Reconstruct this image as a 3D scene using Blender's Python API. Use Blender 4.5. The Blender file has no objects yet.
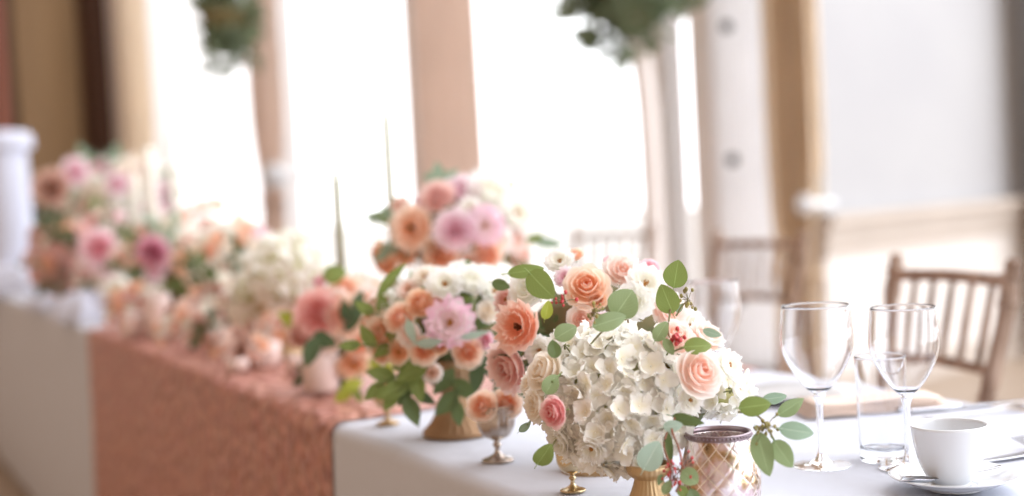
import bpy, math, random
from mathutils import Vector, Matrix, Euler
PI = math.pi
sc = bpy.context.scene
COL = sc.collection
# ------------------------------------------------------------------ camera
F = 1422.0; CZ = 1.12; H0 = 185.0; ROLL = math.radians(3.0); TZ = 0.76
pitch = math.atan((248 - H0) / F)
RM = Matrix.Rotation(PI/2 - pitch, 3, 'X') @ Matrix.Rotation(-ROLL, 3, 'Z')
CAM = Vector((0, 0, CZ))
def ray(px, py):
    return RM @ Vector(((px - 512) / F, -(py - 248) / F, -1.0))
def P(px, py, d): return CAM + ray(px, py) * d
def T(px, py, z=TZ):
    r = ray(px, py); return CAM + r * ((z - CZ) / r.z)
cam = bpy.data.cameras.new('camera'); co = bpy.data.objects.new('camera', cam); COL.objects.link(co)
co.location = CAM; co.rotation_euler = RM.to_euler()
cam.sensor_width = 36; cam.lens = F * 36 / 1024; cam.clip_start = .02; cam.clip_end = 300
cam.dof.use_dof = True; cam.dof.focus_distance = 1.56; cam.dof.aperture_fstop = 1.9
sc.camera = co
# ------------------------------------------------------------------ materials
def lin(c):
    def f(v):
        v /= 255.0
        return v / 12.92 if v <= .04045 else ((v + .055) / 1.055) ** 2.4
    return (f(c[0]), f(c[1]), f(c[2]), 1)
def newmat(name):
    m = bpy.data.materials.new(name); m.use_nodes = True
    nt = m.node_tree; nt.nodes.clear()
    out = nt.nodes.new('ShaderNodeOutputMaterial')
    return m, nt, out
def N(nt, t, **kw):
    n = nt.nodes.new(t)
    for k, v in kw.items(): setattr(n, k, v)
    return n
def pbsdf(name, c, rough=.5, metal=0., bump=None, c2=None, scale=8., stretch=(1,1,1), spec=.5, coat=0., detail=4.):
    """principled, optionally mottled between two colours and bumped by noise (bump = strength, scale, distance)"""
    m, nt, out = newmat(name)
    b = N(nt, 'ShaderNodeBsdfPrincipled'); nt.links.new(b.outputs[0], out.inputs[0])
    b.inputs['Base Color'].default_value = lin(c); b.inputs['Roughness'].default_value = rough
    b.inputs['Metallic'].default_value = metal; b.inputs['Specular IOR Level'].default_value = spec
    b.inputs['Coat Weight'].default_value = coat
    tc = N(nt, 'ShaderNodeTexCoord'); mp = N(nt, 'ShaderNodeMapping'); mp.inputs['Scale'].default_value = stretch
    nt.links.new(tc.outputs['Object'], mp.inputs[0])
    if c2:
        nz = N(nt, 'ShaderNodeTexNoise'); nz.inputs['Scale'].default_value = scale; nz.inputs['Detail'].default_value = detail
        nt.links.new(mp.outputs[0], nz.inputs[0])
        r = N(nt, 'ShaderNodeValToRGB'); r.color_ramp.elements[0].position = .35; r.color_ramp.elements[1].position = .65
        r.color_ramp.elements[0].color = lin(c); r.color_ramp.elements[1].color = lin(c2)
        nt.links.new(nz.outputs[0], r.inputs[0]); nt.links.new(r.outputs[0], b.inputs['Base Color'])
    if bump:
        nz = N(nt, 'ShaderNodeTexNoise'); nz.inputs['Scale'].default_value = bump[1]; nz.inputs['Detail'].default_value = 3
        nt.links.new(mp.outputs[0], nz.inputs[0])
        bp = N(nt, 'ShaderNodeBump'); bp.inputs['Strength'].default_value = bump[0]; bp.inputs['Distance'].default_value = bump[2]
        nt.links.new(nz.outputs[0], bp.inputs['Height']); nt.links.new(bp.outputs[0], b.inputs['Normal'])
    return m
def petalmat(name, inner, outer, edge=None, tr=.45):
    """thin petal: colour runs from the heart petals (UV x = 0) to the outer ones (1), and to the rim colour along the petal (UV y)"""
    m, nt, out = newmat(name)
    up = lambda c, k: tuple(v + (255-v)*k for v in c)
    inner = up(inner, .22); outer = up(outer, .50); edge = edge and up(edge, .55)
    uv = N(nt, 'ShaderNodeUVMap'); sp = N(nt, 'ShaderNodeSeparateXYZ'); nt.links.new(uv.outputs[0], sp.inputs[0])
    m1 = N(nt, 'ShaderNodeMix', data_type='RGBA'); nt.links.new(sp.outputs[0], m1.inputs[0])
    m1.inputs[6].default_value = lin(inner); m1.inputs[7].default_value = lin(outer)
    src = m1.outputs[2]
    if edge:
        cr = N(nt, 'ShaderNodeMapRange'); cr.inputs[1].default_value = .62; cr.inputs[2].default_value = 1.0
        nt.links.new(sp.outputs[1], cr.inputs[0])
        m2 = N(nt, 'ShaderNodeMix', data_type='RGBA'); nt.links.new(cr.outputs[0], m2.inputs[0])
        nt.links.new(src, m2.inputs[6]); m2.inputs[7].default_value = lin(edge); src = m2.outputs[2]
    d = N(nt, 'ShaderNodeBsdfDiffuse'); t = N(nt, 'ShaderNodeBsdfTranslucent'); mx = N(nt, 'ShaderNodeMixShader')
    mx.inputs[0].default_value = tr
    nt.links.new(src, d.inputs[0]); nt.links.new(src, t.inputs[0])
    nt.links.new(d.outputs[0], mx.inputs[1]); nt.links.new(t.outputs[0], mx.inputs[2])
    g = N(nt, 'ShaderNodeBsdfGlossy'); g.inputs['Roughness'].default_value = .45; m3 = N(nt, 'ShaderNodeMixShader'); m3.inputs[0].default_value = .035
    nt.links.new(mx.outputs[0], m3.inputs[1]); nt.links.new(g.outputs[0], m3.inputs[2])
    nt.links.new(m3.outputs[0], out.inputs[0]); return m
def leafmat(name, c, vein): 
    m, nt, out = newmat(name)
    uv = N(nt, 'ShaderNodeUVMap'); sp = N(nt, 'ShaderNodeSeparateXYZ'); nt.links.new(uv.outputs[0], sp.inputs[0])
    # midrib and side veins drawn by the leaf's own UV
    ab = N(nt, 'ShaderNodeMath', operation='ABSOLUTE'); nt.links.new(sp.outputs[0], ab.inputs[0])
    lt = N(nt, 'ShaderNodeMath', operation='LESS_THAN'); lt.inputs[1].default_value = .035; nt.links.new(ab.outputs[0], lt.inputs[0])
    mul = N(nt, 'ShaderNodeMath', operation='MULTIPLY'); mul.inputs[1].default_value = .6; nt.links.new(ab.outputs[0], mul.inputs[0])
    sb = N(nt, 'ShaderNodeMath', operation='SUBTRACT'); nt.links.new(sp.outputs[1], sb.inputs[0]); nt.links.new(mul.outputs[0], sb.inputs[1])
    m5 = N(nt, 'ShaderNodeMath', operation='MULTIPLY'); m5.inputs[1].default_value = 7.0; nt.links.new(sb.outputs[0], m5.inputs[0])
    fr = N(nt, 'ShaderNodeMath', operation='FRACT'); nt.links.new(m5.outputs[0], fr.inputs[0])
    l2 = N(nt, 'ShaderNodeMath', operation='LESS_THAN'); l2.inputs[1].default_value = .10; nt.links.new(fr.outputs[0], l2.inputs[0])
    h = N(nt, 'ShaderNodeMath', operation='MULTIPLY'); h.inputs[1].default_value = .35; nt.links.new(l2.outputs[0], h.inputs[0])
    mxm = N(nt, 'ShaderNodeMath', operation='MAXIMUM'); nt.links.new(lt.outputs[0], mxm.inputs[0]); nt.links.new(h.outputs[0], mxm.inputs[1])
    m1 = N(nt, 'ShaderNodeMix', data_type='RGBA'); nt.links.new(mxm.outputs[0], m1.inputs[0])
    m1.inputs[6].default_value = lin(c); m1.inputs[7].default_value = lin(vein)
    b = N(nt, 'ShaderNodeBsdfPrincipled'); b.inputs['Roughness'].default_value = .5
    t = N(nt, 'ShaderNodeBsdfTranslucent'); mx = N(nt, 'ShaderNodeMixShader'); mx.inputs[0].default_value = .3
    nt.links.new(m1.outputs[2], b.inputs['Base Color']); nt.links.new(m1.outputs[2], t.inputs[0])
    nt.links.new(b.outputs[0], mx.inputs[1]); nt.links.new(t.outputs[0], mx.inputs[2]); nt.links.new(mx.outputs[0], out.inputs[0]); return m
PET = {
 'peach':   petalmat('petal_peach', (248,160,100), (255,212,172), (255,232,208)),
 'apricot': petalmat('petal_apricot', (236,144,66), (252,192,136), (255,214,172)),
 'orange':  petalmat('petal_orange', (244,138,84), (252,172,136), (255,200,174)),
 'coral':   petalmat('petal_coral', (224,95,85), (236,140,130), (246,170,158)),
 'dusty':   petalmat('petal_dusty', (220,134,124), (240,184,170), (246,200,188)),
 'pink':    petalmat('petal_pink', (236,130,150), (246,190,206), (252,214,226)),
 'lilac':   petalmat('petal_lilac', (236,170,190), (246,206,222), (255,240,248)),
 'picotee': petalmat('petal_white_with_pink_edge', (252,226,226), (254,236,242), (236,150,196)),
 'magenta': petalmat('petal_magenta', (176,50,96), (206,90,130), (226,130,160)),
 'white':   petalmat('petal_white', (248,246,224), (253,253,248), (255,255,255)),
 'cream':   petalmat('petal_cream', (246,226,196), (252,242,226), (255,250,242)),
 'blush':   petalmat('petal_blush', (250,186,156), (253,238,228), (255,248,242)),
 'rosepink':petalmat('petal_rose_pink', (232,110,120), (246,166,166), (252,196,190)),
 'hydr':    petalmat('petal_hydrangea', (244,236,204), (254,252,242), (255,255,250), .3),
 'copper':  petalmat('petal_copper', (150,84,56), (190,118,86), (206,140,110)),
}
LEAF = {
 'euca':  leafmat('leaf_eucalyptus', (138,158,112), (160,182,138)),
 'olive': leafmat('leaf_olive_green', (130,150,82), (156,180,112)),
 'grey':  leafmat('leaf_grey_green', (146,172,148), (182,202,182)),
 'blue':  leafmat('leaf_pale_blue_green', (178,206,192), (208,228,216)),
 'dark':  leafmat('leaf_dark_green', (100,118,72), (104,132,88)),
 'deep':  leafmat('leaf_deep_green', (84,104,72), (84,110,80)),
 'lime':  leafmat('leaf_lime_green', (168,180,70), (194,204,110)),
 'tree':  leafmat('leaf_tree', (122,138,108), (140,156,126)),
}
M = {}
M['stem'] = pbsdf('green_stem', (104,128,70), .6, c2=(128,118,80), scale=40)
M['redstem'] = pbsdf('red_stem', (160,84,64), .5, c2=(120,90,60), scale=60)
M['brownstem'] = pbsdf('brown_stem', (140,110,80), .6, c2=(120,130,84), scale=60)
M['redberry'] = pbsdf('red_berry', (206,74,70), .35, c2=(180,50,60), scale=90)
M['greenberry'] = pbsdf('green_berry', (160,150,84), .45, c2=(128,120,66), scale=90)
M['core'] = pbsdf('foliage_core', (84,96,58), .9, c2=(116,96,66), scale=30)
M['floretcore'] = pbsdf('hydrangea_core', (214,210,160), .9, c2=(190,196,130), scale=60)
M['stamen'] = pbsdf('stamen_ochre', (206,140,50), .7, c2=(150,100,40), scale=200)
M['stamendark'] = pbsdf('stamen_dark', (110,60,20), .7, c2=(60,40,20), scale=200)
M['cloth'] = pbsdf('white_table_linen', (203,207,218), .85, bump=(.5, 9., .012), spec=.2)
M['linen'] = pbsdf('napkin_linen', (226,208,196), .9, bump=(.3, 60., .002), spec=.2)
M['bunch'] = pbsdf('bunched_linen', (206,210,226), .9, bump=(.3, 40., .003), spec=.2)
M['wood_chair'] = pbsdf('limewashed_wood', (112,86,68), .55, bump=(.3,40.,.001), c2=(178,156,140), scale=22, stretch=(1,1,.2))
M['gold'] = pbsdf('brushed_gold', (204,178,138), .42, .6, bump=(.3,30.,.001), c2=(176,146,106), scale=9)
M['goldpolish'] = pbsdf('polished_brass', (212,194,160), .2, 1., c2=(190,168,132), scale=30)
M['bronze'] = pbsdf('aged_bronze', (176,142,108), .5, .4, bump=(.3,30.,.001), c2=(150,116,84), scale=9)
M['silver'] = pbsdf('antique_silver', (206,198,190), .22, .9, c2=(160,140,126), scale=45)
M['steel'] = pbsdf('cutlery_steel', (200,202,208), .18, 1., c2=(188,190,198), scale=5)
M['pewter'] = pbsdf('pewter_rim', (136,118,124), .32, .9, c2=(160,146,152), scale=70)
M['china'] = pbsdf('white_china', (222,226,230), .18, 0., c2=(218,222,228), scale=2, coat=.4)
M['wax'] = pbsdf('candle_wax', (244,242,232), .5, c2=(238,236,224), scale=10)
M['shaded'] = pbsdf('shaded_taper_wax', (168,174,146), .5, c2=(160,166,138), scale=10)  # darker wax for two tapers; their shade against the windows is in the colour
M['wick'] = pbsdf('wick', (60,50,40), .9, c2=(40,34,30), scale=100)
M['curtain'] = pbsdf('tan_curtain_fabric', (196,160,130), .9, bump=(.2,80.,.002), c2=(188,152,122), scale=3, stretch=(1,1,.1), spec=.1)
M['curtaingold'] = pbsdf('ochre_curtain_fabric', (190,150,104), .9, bump=(.2,80.,.002), c2=(180,140,96), scale=3, stretch=(1,1,.1), spec=.1)
M['curtaindark'] = pbsdf('taupe_curtain_fabric', (164,136,106), .9, bump=(.2,80.,.002), c2=(152,124,96), scale=3, stretch=(1,1,.1), spec=.1)
def curtainmat(name, c, k=.5):
    m, nt, out = newmat(name); d = N(nt, 'ShaderNodeBsdfDiffuse'); t = N(nt, 'ShaderNodeBsdfTranslucent'); mx = N(nt, 'ShaderNodeMixShader'); mx.inputs[0].default_value = k
    tc = N(nt, 'ShaderNodeTexCoord'); nz = N(nt, 'ShaderNodeTexNoise'); nz.inputs['Scale'].default_value = 4; nt.links.new(tc.outputs['Object'], nz.inputs[0])
    m1 = N(nt, 'ShaderNodeMix', data_type='RGBA'); m1.inputs[6].default_value = lin(c); m1.inputs[7].default_value = lin(tuple(v*.94 for v in c)); nt.links.new(nz.outputs[0], m1.inputs[0])
    for b in (d, t): nt.links.new(m1.outputs[2], b.inputs[0])
    nt.links.new(d.outputs[0], mx.inputs[1]); nt.links.new(t.outputs[0], mx.inputs[2]); nt.links.new(mx.outputs[0], out.inputs[0]); return m
M['curtain'] = curtainmat('tan_curtain_fabric', (232,212,198)); M['curtaingold'] = curtainmat('ochre_curtain_fabric', (252,238,218))
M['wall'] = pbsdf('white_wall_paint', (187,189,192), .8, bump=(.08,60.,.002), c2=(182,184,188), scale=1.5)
M['cream'] = pbsdf('cream_wainscot_paint', (236,232,228), .7, bump=(.06,60.,.002), c2=(231,227,223), scale=1.5)
M['rail'] = pbsdf('cream_rail_paint', (204,194,184), .6, c2=(198,188,178), scale=3)
M['frame'] = pbsdf('white_gloss_window_paint', (240,240,242), .35, c2=(232,234,236), scale=3)
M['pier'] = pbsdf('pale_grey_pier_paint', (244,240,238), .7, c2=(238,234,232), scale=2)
M['doorwood'] = pbsdf('brown_door_wood', (150,122,88), .6, c2=(136,108,76), scale=2.5, stretch=(1,1,.15))
M['darkwood'] = pbsdf('dark_door_wood', (84,56,42), .6, c2=(70,46,36), scale=5, stretch=(1,1,.15))
M['redwood'] = pbsdf('reddish_wood', (156,94,72), .5, c2=(140,82,62), scale=5, stretch=(1,1,.15))
M['floor'] = pbsdf('warm_floor_boards', (160,142,124), .5, c2=(172,154,136), scale=2, stretch=(.3,8,1))
M['terrace'] = pbsdf('pale_stone_terrace', (225,225,222), .8, c2=(210,210,206), scale=2)
M['iron'] = pbsdf('dark_iron', (60,58,54), .5, .4, c2=(48,46,44), scale=30)
M['tabletop'] = pbsdf('trestle_wood', (150,116,82), .6, c2=(130,98,66), scale=6, stretch=(.2,4,1))
M['cushion'] = pbsdf('ivory_seat_cushion', (228,216,204), .85, c2=(220,206,194), scale=12)
def glassmat(name, tint=(1,1,1,1), rough=0.):
    m, nt, out = newmat(name); g = N(nt, 'ShaderNodeBsdfGlass'); g.inputs['IOR'].default_value = 1.45
    g.inputs['Color'].default_value = tint; g.inputs['Roughness'].default_value = rough
    nt.links.new(g.outputs[0], out.inputs[0]); return m
M['glass'] = glassmat('clear_glass', (.985,.99,1,1))
def panemat():
    m, nt, out = newmat('window_pane_glass'); t = N(nt, 'ShaderNodeBsdfTransparent'); g = N(nt, 'ShaderNodeBsdfGlossy'); g.inputs['Roughness'].default_value = .02
    lw = N(nt, 'ShaderNodeLayerWeight'); lw.inputs[0].default_value = .12; mx = N(nt, 'ShaderNodeMixShader')
    nt.links.new(lw.outputs['Fresnel'], mx.inputs[0]); nt.links.new(t.outputs[0], mx.inputs[1]); nt.links.new(g.outputs[0], mx.inputs[2])
    nt.links.new(mx.outputs[0], out.inputs[0]); return m
M['pane'] = panemat()
def pinkglass():
    m, nt, out = newmat('blush_votive_glass')
    b = N(nt, 'ShaderNodeBsdfPrincipled'); b.inputs['Base Color'].default_value = lin((250,214,206)); b.inputs['Roughness'].default_value = .15
    b.inputs['Transmission Weight'].default_value = .35; nt.links.new(b.outputs[0], out.inputs[0])
    nz = N(nt, 'ShaderNodeTexNoise'); nz.inputs['Scale'].default_value = 60; r = N(nt, 'ShaderNodeValToRGB')
    r.color_ramp.elements[0].color = lin((250,214,206)); r.color_ramp.elements[1].color = lin((255,246,242))
    nt.links.new(nz.outputs[0], r.inputs[0]); nt.links.new(r.outputs[0], b.inputs['Base Color']); return m
M['votive'] = pinkglass()
def sequins():
    m, nt, out = newmat('rose_gold_sequins')
    tc = N(nt, 'ShaderNodeTexCoord'); v = N(nt, 'ShaderNodeTexVoronoi'); v.inputs['Scale'].default_value = 48; v.feature = 'SMOOTH_F1'
    nt.links.new(tc.outputs['UV'], v.inputs[0])
    v2 = N(nt, 'ShaderNodeTexNoise'); v2.inputs['Scale'].default_value = 42; v2.inputs['Detail'].default_value = 4; nt.links.new(tc.outputs['UV'], v2.inputs[0])
    r = N(nt, 'ShaderNodeValToRGB'); r.color_ramp.elements[0].position = .35; r.color_ramp.elements[1].position = .68
    r.color_ramp.elements[0].color = lin((164,104,90)); r.color_ramp.elements[1].color = lin((232,172,156))
    nt.links.new(v2.outputs[0], r.inputs[0])
    mx = N(nt, 'ShaderNodeMix', data_type='RGBA'); mx.blend_type = 'MULTIPLY'; mx.inputs[0].default_value = .12
    nt.links.new(r.outputs[0], mx.inputs[6]); nt.links.new(v.outputs['Color'], mx.inputs[7])
    b = N(nt, 'ShaderNodeBsdfPrincipled'); b.inputs['Metallic'].default_value = .35; b.inputs['Roughness'].default_value = .38
    nt.links.new(mx.outputs[2], b.inputs['Base Color'])
    ad = N(nt, 'ShaderNodeMath', operation='MULTIPLY_ADD'); nt.links.new(v2.outputs[0], ad.inputs[0]); ad.inputs[1].default_value = 1.2; nt.links.new(v.outputs['Distance'], ad.inputs[2])
    bp = N(nt, 'ShaderNodeBump'); bp.inputs['Strength'].default_value = 1.; bp.inputs['Distance'].default_value = .022
    nt.links.new(ad.outputs[0], bp.inputs['Height']); nt.links.new(bp.outputs[0], b.inputs['Normal'])
    nt.links.new(b.outputs[0], out.inputs[0]); return m
M['sequin'] = sequins()
def mercury():
    m, nt, out = newmat('mercury_glass')
    uv = N(nt, 'ShaderNodeUVMap'); sp = N(nt, 'ShaderNodeSeparateXYZ'); nt.links.new(uv.outputs[0], sp.inputs[0])
    def diag(sgn):
        a = N(nt, 'ShaderNodeMath', operation='MULTIPLY'); a.inputs[1].default_value = 14.0; nt.links.new(sp.outputs[0], a.inputs[0])
        b_ = N(nt, 'ShaderNodeMath', operation='MULTIPLY'); b_.inputs[1].default_value = 4.4*sgn; nt.links.new(sp.outputs[1], b_.inputs[0])
        c = N(nt, 'ShaderNodeMath', operation='ADD'); nt.links.new(a.outputs[0], c.inputs[0]); nt.links.new(b_.outputs[0], c.inputs[1])
        pp = N(nt, 'ShaderNodeMath', operation='PINGPONG'); pp.inputs[1].default_value = .5; nt.links.new(c.outputs[0], pp.inputs[0])
        return pp
    mn = N(nt, 'ShaderNodeMath', operation='MINIMUM'); nt.links.new(diag(1).outputs[0], mn.inputs[0]); nt.links.new(diag(-1).outputs[0], mn.inputs[1])
    mr = N(nt, 'ShaderNodeMapRange'); mr.inputs[1].default_value = .035; mr.inputs[2].default_value = .06; nt.links.new(mn.outputs[0], mr.inputs[0])
    nz = N(nt, 'ShaderNodeTexNoise'); nz.inputs['Scale'].default_value = 38; nz.inputs['Detail'].default_value = 8
    tc = N(nt, 'ShaderNodeTexCoord'); nt.links.new(tc.outputs['Object'], nz.inputs[0])
    r = N(nt, 'ShaderNodeValToRGB'); e = r.color_ramp.elements
    e[0].position = .34; e[0].color = lin((132,104,70)); e[1].position = .66; e[1].color = lin((252,248,250))
    x = e.new(.43); x.color = lin((196,164,128)); x = e.new(.52); x.color = lin((228,208,214))
    nt.links.new(nz.outputs[0], r.inputs[0])
    mx = N(nt, 'ShaderNodeMix', data_type='RGBA'); nt.links.new(mr.outputs[0], mx.inputs[0])
    mx.inputs[6].default_value = lin((250,240,232)); nt.links.new(r.outputs[0], mx.inputs[7])
    b = N(nt, 'ShaderNodeBsdfPrincipled'); b.inputs['Metallic'].default_value = .7; b.inputs['Roughness'].default_value = .2; b.inputs['Coat Weight'].default_value = .5
    nt.links.new(mx.outputs[2], b.inputs['Base Color']); nt.links.new(b.outputs[0], out.inputs[0])
    bp = N(nt, 'ShaderNodeBump'); bp.inputs['Strength'].default_value = .3; bp.inputs['Distance'].default_value = .001
    nt.links.new(nz.outputs[0], bp.inputs['Height']); nt.links.new(bp.outputs[0], b.inputs['Normal'])
    return m
M['mercury'] = mercury()
# ------------------------------------------------------------------ mesh builder
class MB:
    def __init__(s): s.v = []; s.f = []; s.uv = []
    def add(s, vs, fs, uvs=None):
        o = len(s.v); s.v += [tuple(v) for v in vs]
        s.uv += (uvs if uvs else [(0, 0)] * len(vs))
        s.f += [tuple(i + o for i in f) for f in fs]
    def grid(s, fn, nu, nv, closeu=False, uvf=None):
        vs = []; uvs = []
        for j in range(nv + 1):
            for i in range(nu if closeu else nu + 1):
                u, v = i / nu, j / nv
                vs.append(fn(u, v)); uvs.append(uvf(u, v) if uvf else (u, v))
        w = nu if closeu else nu + 1
        fs = []
        for j in range(nv):
            for i in range(nu):
                a = j*w + i; b = j*w + (i+1) % w
                fs.append((a, b, b + w, a + w))
        s.add(vs, fs, uvs)
    def box(s, c, d, mat=None):
        x, y, z = [k/2 for k in d]; c = Vector(c)
        vs = [Vector((i*x, j*y, k*z)) for i in (-1,1) for j in (-1,1) for k in (-1,1)]
        if mat: vs = [mat @ v for v in vs]
        s.add([c + v for v in vs], [(0,1,3,2),(4,6,7,5),(0,4,5,1),(2,3,7,6),(0,2,6,4),(1,5,7,3)])
    def tube(s, pts, rad, n=8, cap=True):
        pts = [Vector(p) for p in pts]; rs = rad if isinstance(rad, (list, tuple)) else [rad]*len(pts)
        up = Vector((.13, .21, 1)).normalized(); vs = []
        for i, p in enumerate(pts):
            t = (pts[min(i+1, len(pts)-1)] - pts[max(i-1, 0)]).normalized()
            a = t.cross(up if abs(t.dot(up)) < .95 else Vector((1,0,0))).normalized(); b = t.cross(a)
            for k in range(n):
                an = 2*PI*k/n; vs.append(p + (a*math.cos(an) + b*math.sin(an))*rs[i])
        fs = [(i*n+k, i*n+(k+1) % n, (i+1)*n+(k+1) % n, (i+1)*n+k) for i in range(len(pts)-1) for k in range(n)]
        if cap: fs += [tuple(range(n-1, -1, -1)), tuple((len(pts)-1)*n + k for k in range(n))]
        s.add(vs, fs)
    def lathe(s, prof, n=48, close=False, mod=None, c=(0,0,0)):
        m = len(prof); vs = []; uvs = []
        for j, (r, z) in enumerate(prof):
            for k in range(n):
                a = 2*PI*k/n; rr = r if mod is None else mod(r, z, a)
                vs.append((c[0]+rr*math.cos(a), c[1]+rr*math.sin(a), c[2]+z)); uvs.append((k/n, j/(m-1)))
        fs = [(j*n+k, j*n+(k+1) % n, (j+1)*n+(k+1) % n, (j+1)*n+k) for j in range(m-1) for k in range(n)]
        if close: fs += [((m-1)*n+k, (m-1)*n+(k+1) % n, (k+1) % n, k) for k in range(n)]
        s.add(vs, fs, uvs)
    def sphere(s, c, r, nu=10, nv=7, sc_=(1,1,1)):
        c = Vector(c)
        s.grid(lambda u, v: c + Vector((r*sc_[0]*math.sin(PI*v)*math.cos(2*PI*u), r*sc_[1]*math.sin(PI*v)*math.sin(2*PI*u), -r*sc_[2]*math.cos(PI*v))), nu, nv, True)
    def xf(s, m): s.v = [tuple(m @ Vector(v)) for v in s.v]; return s
    def mesh(s, name, mat, smooth=True):
        me = bpy.data.meshes.new(name); me.from_pydata(s.v, [], s.f)
        if mat: me.materials.append(mat)
        if smooth: me.polygons.foreach_set('use_smooth', [True]*len(me.polygons))
        ul = me.uv_layers.new(name='UVMap'); uv = s.uv
        fl = []
        for l in me.loops: fl += uv[l.vertex_index]
        ul.data.foreach_set('uv', fl); me.update(); return me
    def build(s, name, mat, parent=None, smooth=True, rot=None, loc=None):
        o = bpy.data.objects.new(name, s.mesh(name, mat, smooth)); COL.objects.link(o)
        if parent: o.parent = parent
        if loc is not None: o.location = loc
        return o
def tag(o, label, cat, group=None, kind=None):
    if label: o['label'] = label
    if cat: o['category'] = cat
    if group: o['group'] = group
    if kind: o['kind'] = kind
    return o
def empty(name, loc=(0,0,0), label=None, cat=None, group=None):
    o = bpy.data.objects.new(name, None); COL.objects.link(o); o.location = loc; o.empty_display_size = .05
    return tag(o, label, cat, group)
def struct(o): o['kind'] = 'structure'; return o
def inst(name, mesh, parent=None, loc=(0,0,0), rot=None, scale=1.):
    o = bpy.data.objects.new(name, mesh); COL.objects.link(o); o.parent = parent; o.location = loc
    if rot is not None: o.rotation_euler = rot
    o.scale = (scale,)*3 if not isinstance(scale, tuple) else scale
    return o
def copy_tree(o, parent=None):
    c = o.copy(); COL.objects.link(c)
    if parent: c.parent = parent
    for ch in list(o.children): copy_tree(ch, c)
    return c
def bez(pts, n=12):
    """Catmull-Rom through points"""
    pts = [Vector(p) for p in pts]; q = [pts[0]*2-pts[1]] + pts + [pts[-1]*2-pts[-2]]; out = []
    for i in range(1, len(q)-2):
        for k in range(n):
            t = k/n; a, b, c, d = q[i-1], q[i], q[i+1], q[i+2]
            out.append(.5*((2*b) + (c-a)*t + (2*a-5*b+4*c-d)*t*t + (3*b-a-3*c+d)*t**3))
    return out + [pts[-1]]
def prof(pts, n=6): return [(max(p.x, .0003), p.y) for p in bez([(a, b, 0) for a, b in pts], n)]
# ------------------------------------------------------------------ flowers (unit size: radius about 1, axis +Z, centre at origin)
def evalp(pl, v):
    x = v*(len(pl)-1); i = min(int(x), len(pl)-2); t = x - i
    a, b = pl[i], pl[i+1]; t2 = t
    return a[0]+(b[0]-a[0])*t2, a[1]+(b[1]-a[1])*t2
def petal(mb, phi0, dphi, pl, ring, rng, ruffle=0., nu=6, nv=6, freq=3., notch=.2, tilt=0.):
    ph = rng.uniform(0, 6.28); dr = rng.uniform(-.04, .04); dz = rng.uniform(-.04, .04)
    sm = bez([(a, b, 0) for a, b in pl], 4); sm = [(p.x, p.y) for p in sm]
    def fn(u, v):
        uu = u*2-1; ve = v*(1 - notch*uu*uu)
        r, z = evalp(sm, ve)
        w = (ve**.4) if ve > 0 else 0
        phi = phi0 + uu*dphi*w*.5 + .15*tilt*ve
        rf = ruffle*(v**2.2)*math.sin(freq*PI*uu + ph)
        k = 1 + tilt*uu*.06
        r2 = max(.01, (r+dr)*k + rf*.6); z2 = z + dz + rf*.6
        return (r2*math.cos(phi), r2*math.sin(phi), z2)
    mb.grid(fn, nu, nv, uvf=lambda u, v: (ring, v))
def mk_rose(seed, openness=1.):
    rng = random.Random(seed); out = MB(); inn = MB()
    rings = [ # count, width, profile, ring value
     (3, 2.6, [(.02,-.1),(.10,.15),(.13,.38),(.10,.52)], 0.0, inn),
     (4, 2.2, [(.03,-.15),(.20,.12),(.25,.38),(.22,.54)], .12, inn),
     (4, 2.0, [(.04,-.2),(.33,.06),(.40,.34),(.40,.52)], .3, inn),
     (5, 1.8, [(.05,-.25),(.46,.0),(.56,.28),(.62,.44)], .5, out),
     (5, 1.7, [(.06,-.3),(.58,-.1),(.74,.15),(.86,.28)], .75, out),
     (6, 1.5, [(.06,-.35),(.66,-.22),(.90,-.02),(1.04,.04)], 1., out)]
    for n, w, pl, ring, mb in rings:
        off = rng.uniform(0, 6.28)
        for k in range(n):
            petal(mb, off+2*PI*k/n+rng.uniform(-.12,.12), w*1.0, pl, ring, rng, ruffle=.03+.05*ring, tilt=1., freq=1.5, notch=.16+.1*ring)
    cupm = MB(); cupm.lathe([(.02,-.37),(.25,-.33),(.48,-.26),(.66,-.19),(.78,-.10)], 24); out.add(cupm.v, cupm.f, [(.5,.3)]*len(cupm.v))
    return out, inn
def mk_lis(seed, ruf=.17, layers=2):
    """open ruffled bloom (lisianthus / open peony)"""
    rng = random.Random(seed); out = MB(); inn = MB()
    rings = [(6, 1.5, [(.05,-.3),(.5,-.2),(.85,.05),(1.05,.22)], 1., out), (6, 1.4, [(.05,-.25),(.42,-.1),(.68,.18),(.82,.42)], .75, out),
             (5, 1.5, [(.05,-.2),(.30,.0),(.46,.26),(.52,.50)], .4, inn)]
    if layers > 2: rings += [(5, 1.6, [(.04,-.2),(.2,.0),(.28,.26),(.3,.5)], .15, inn), (3, 1.8, [(.03,-.2),(.08,.1),(.12,.36),(.1,.5)], .0, inn)]
    for n, w, pl, ring, mb in rings:
        off = rng.uniform(0, 6.28)
        for k in range(n):
            petal(mb, off+2*PI*k/n+rng.uniform(-.1,.1), w, pl, ring, rng, ruffle=ruf*(.5+.5*ring), nu=8, nv=6, freq=3.2, notch=.14, tilt=1.)
    cupm = MB(); cupm.lathe([(.02,-.34),(.25,-.29),(.48,-.22),(.64,-.12),(.76,-.02)], 24); out.add(cupm.v, cupm.f, [(.5,.3)]*len(cupm.v))
    return out, inn
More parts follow.
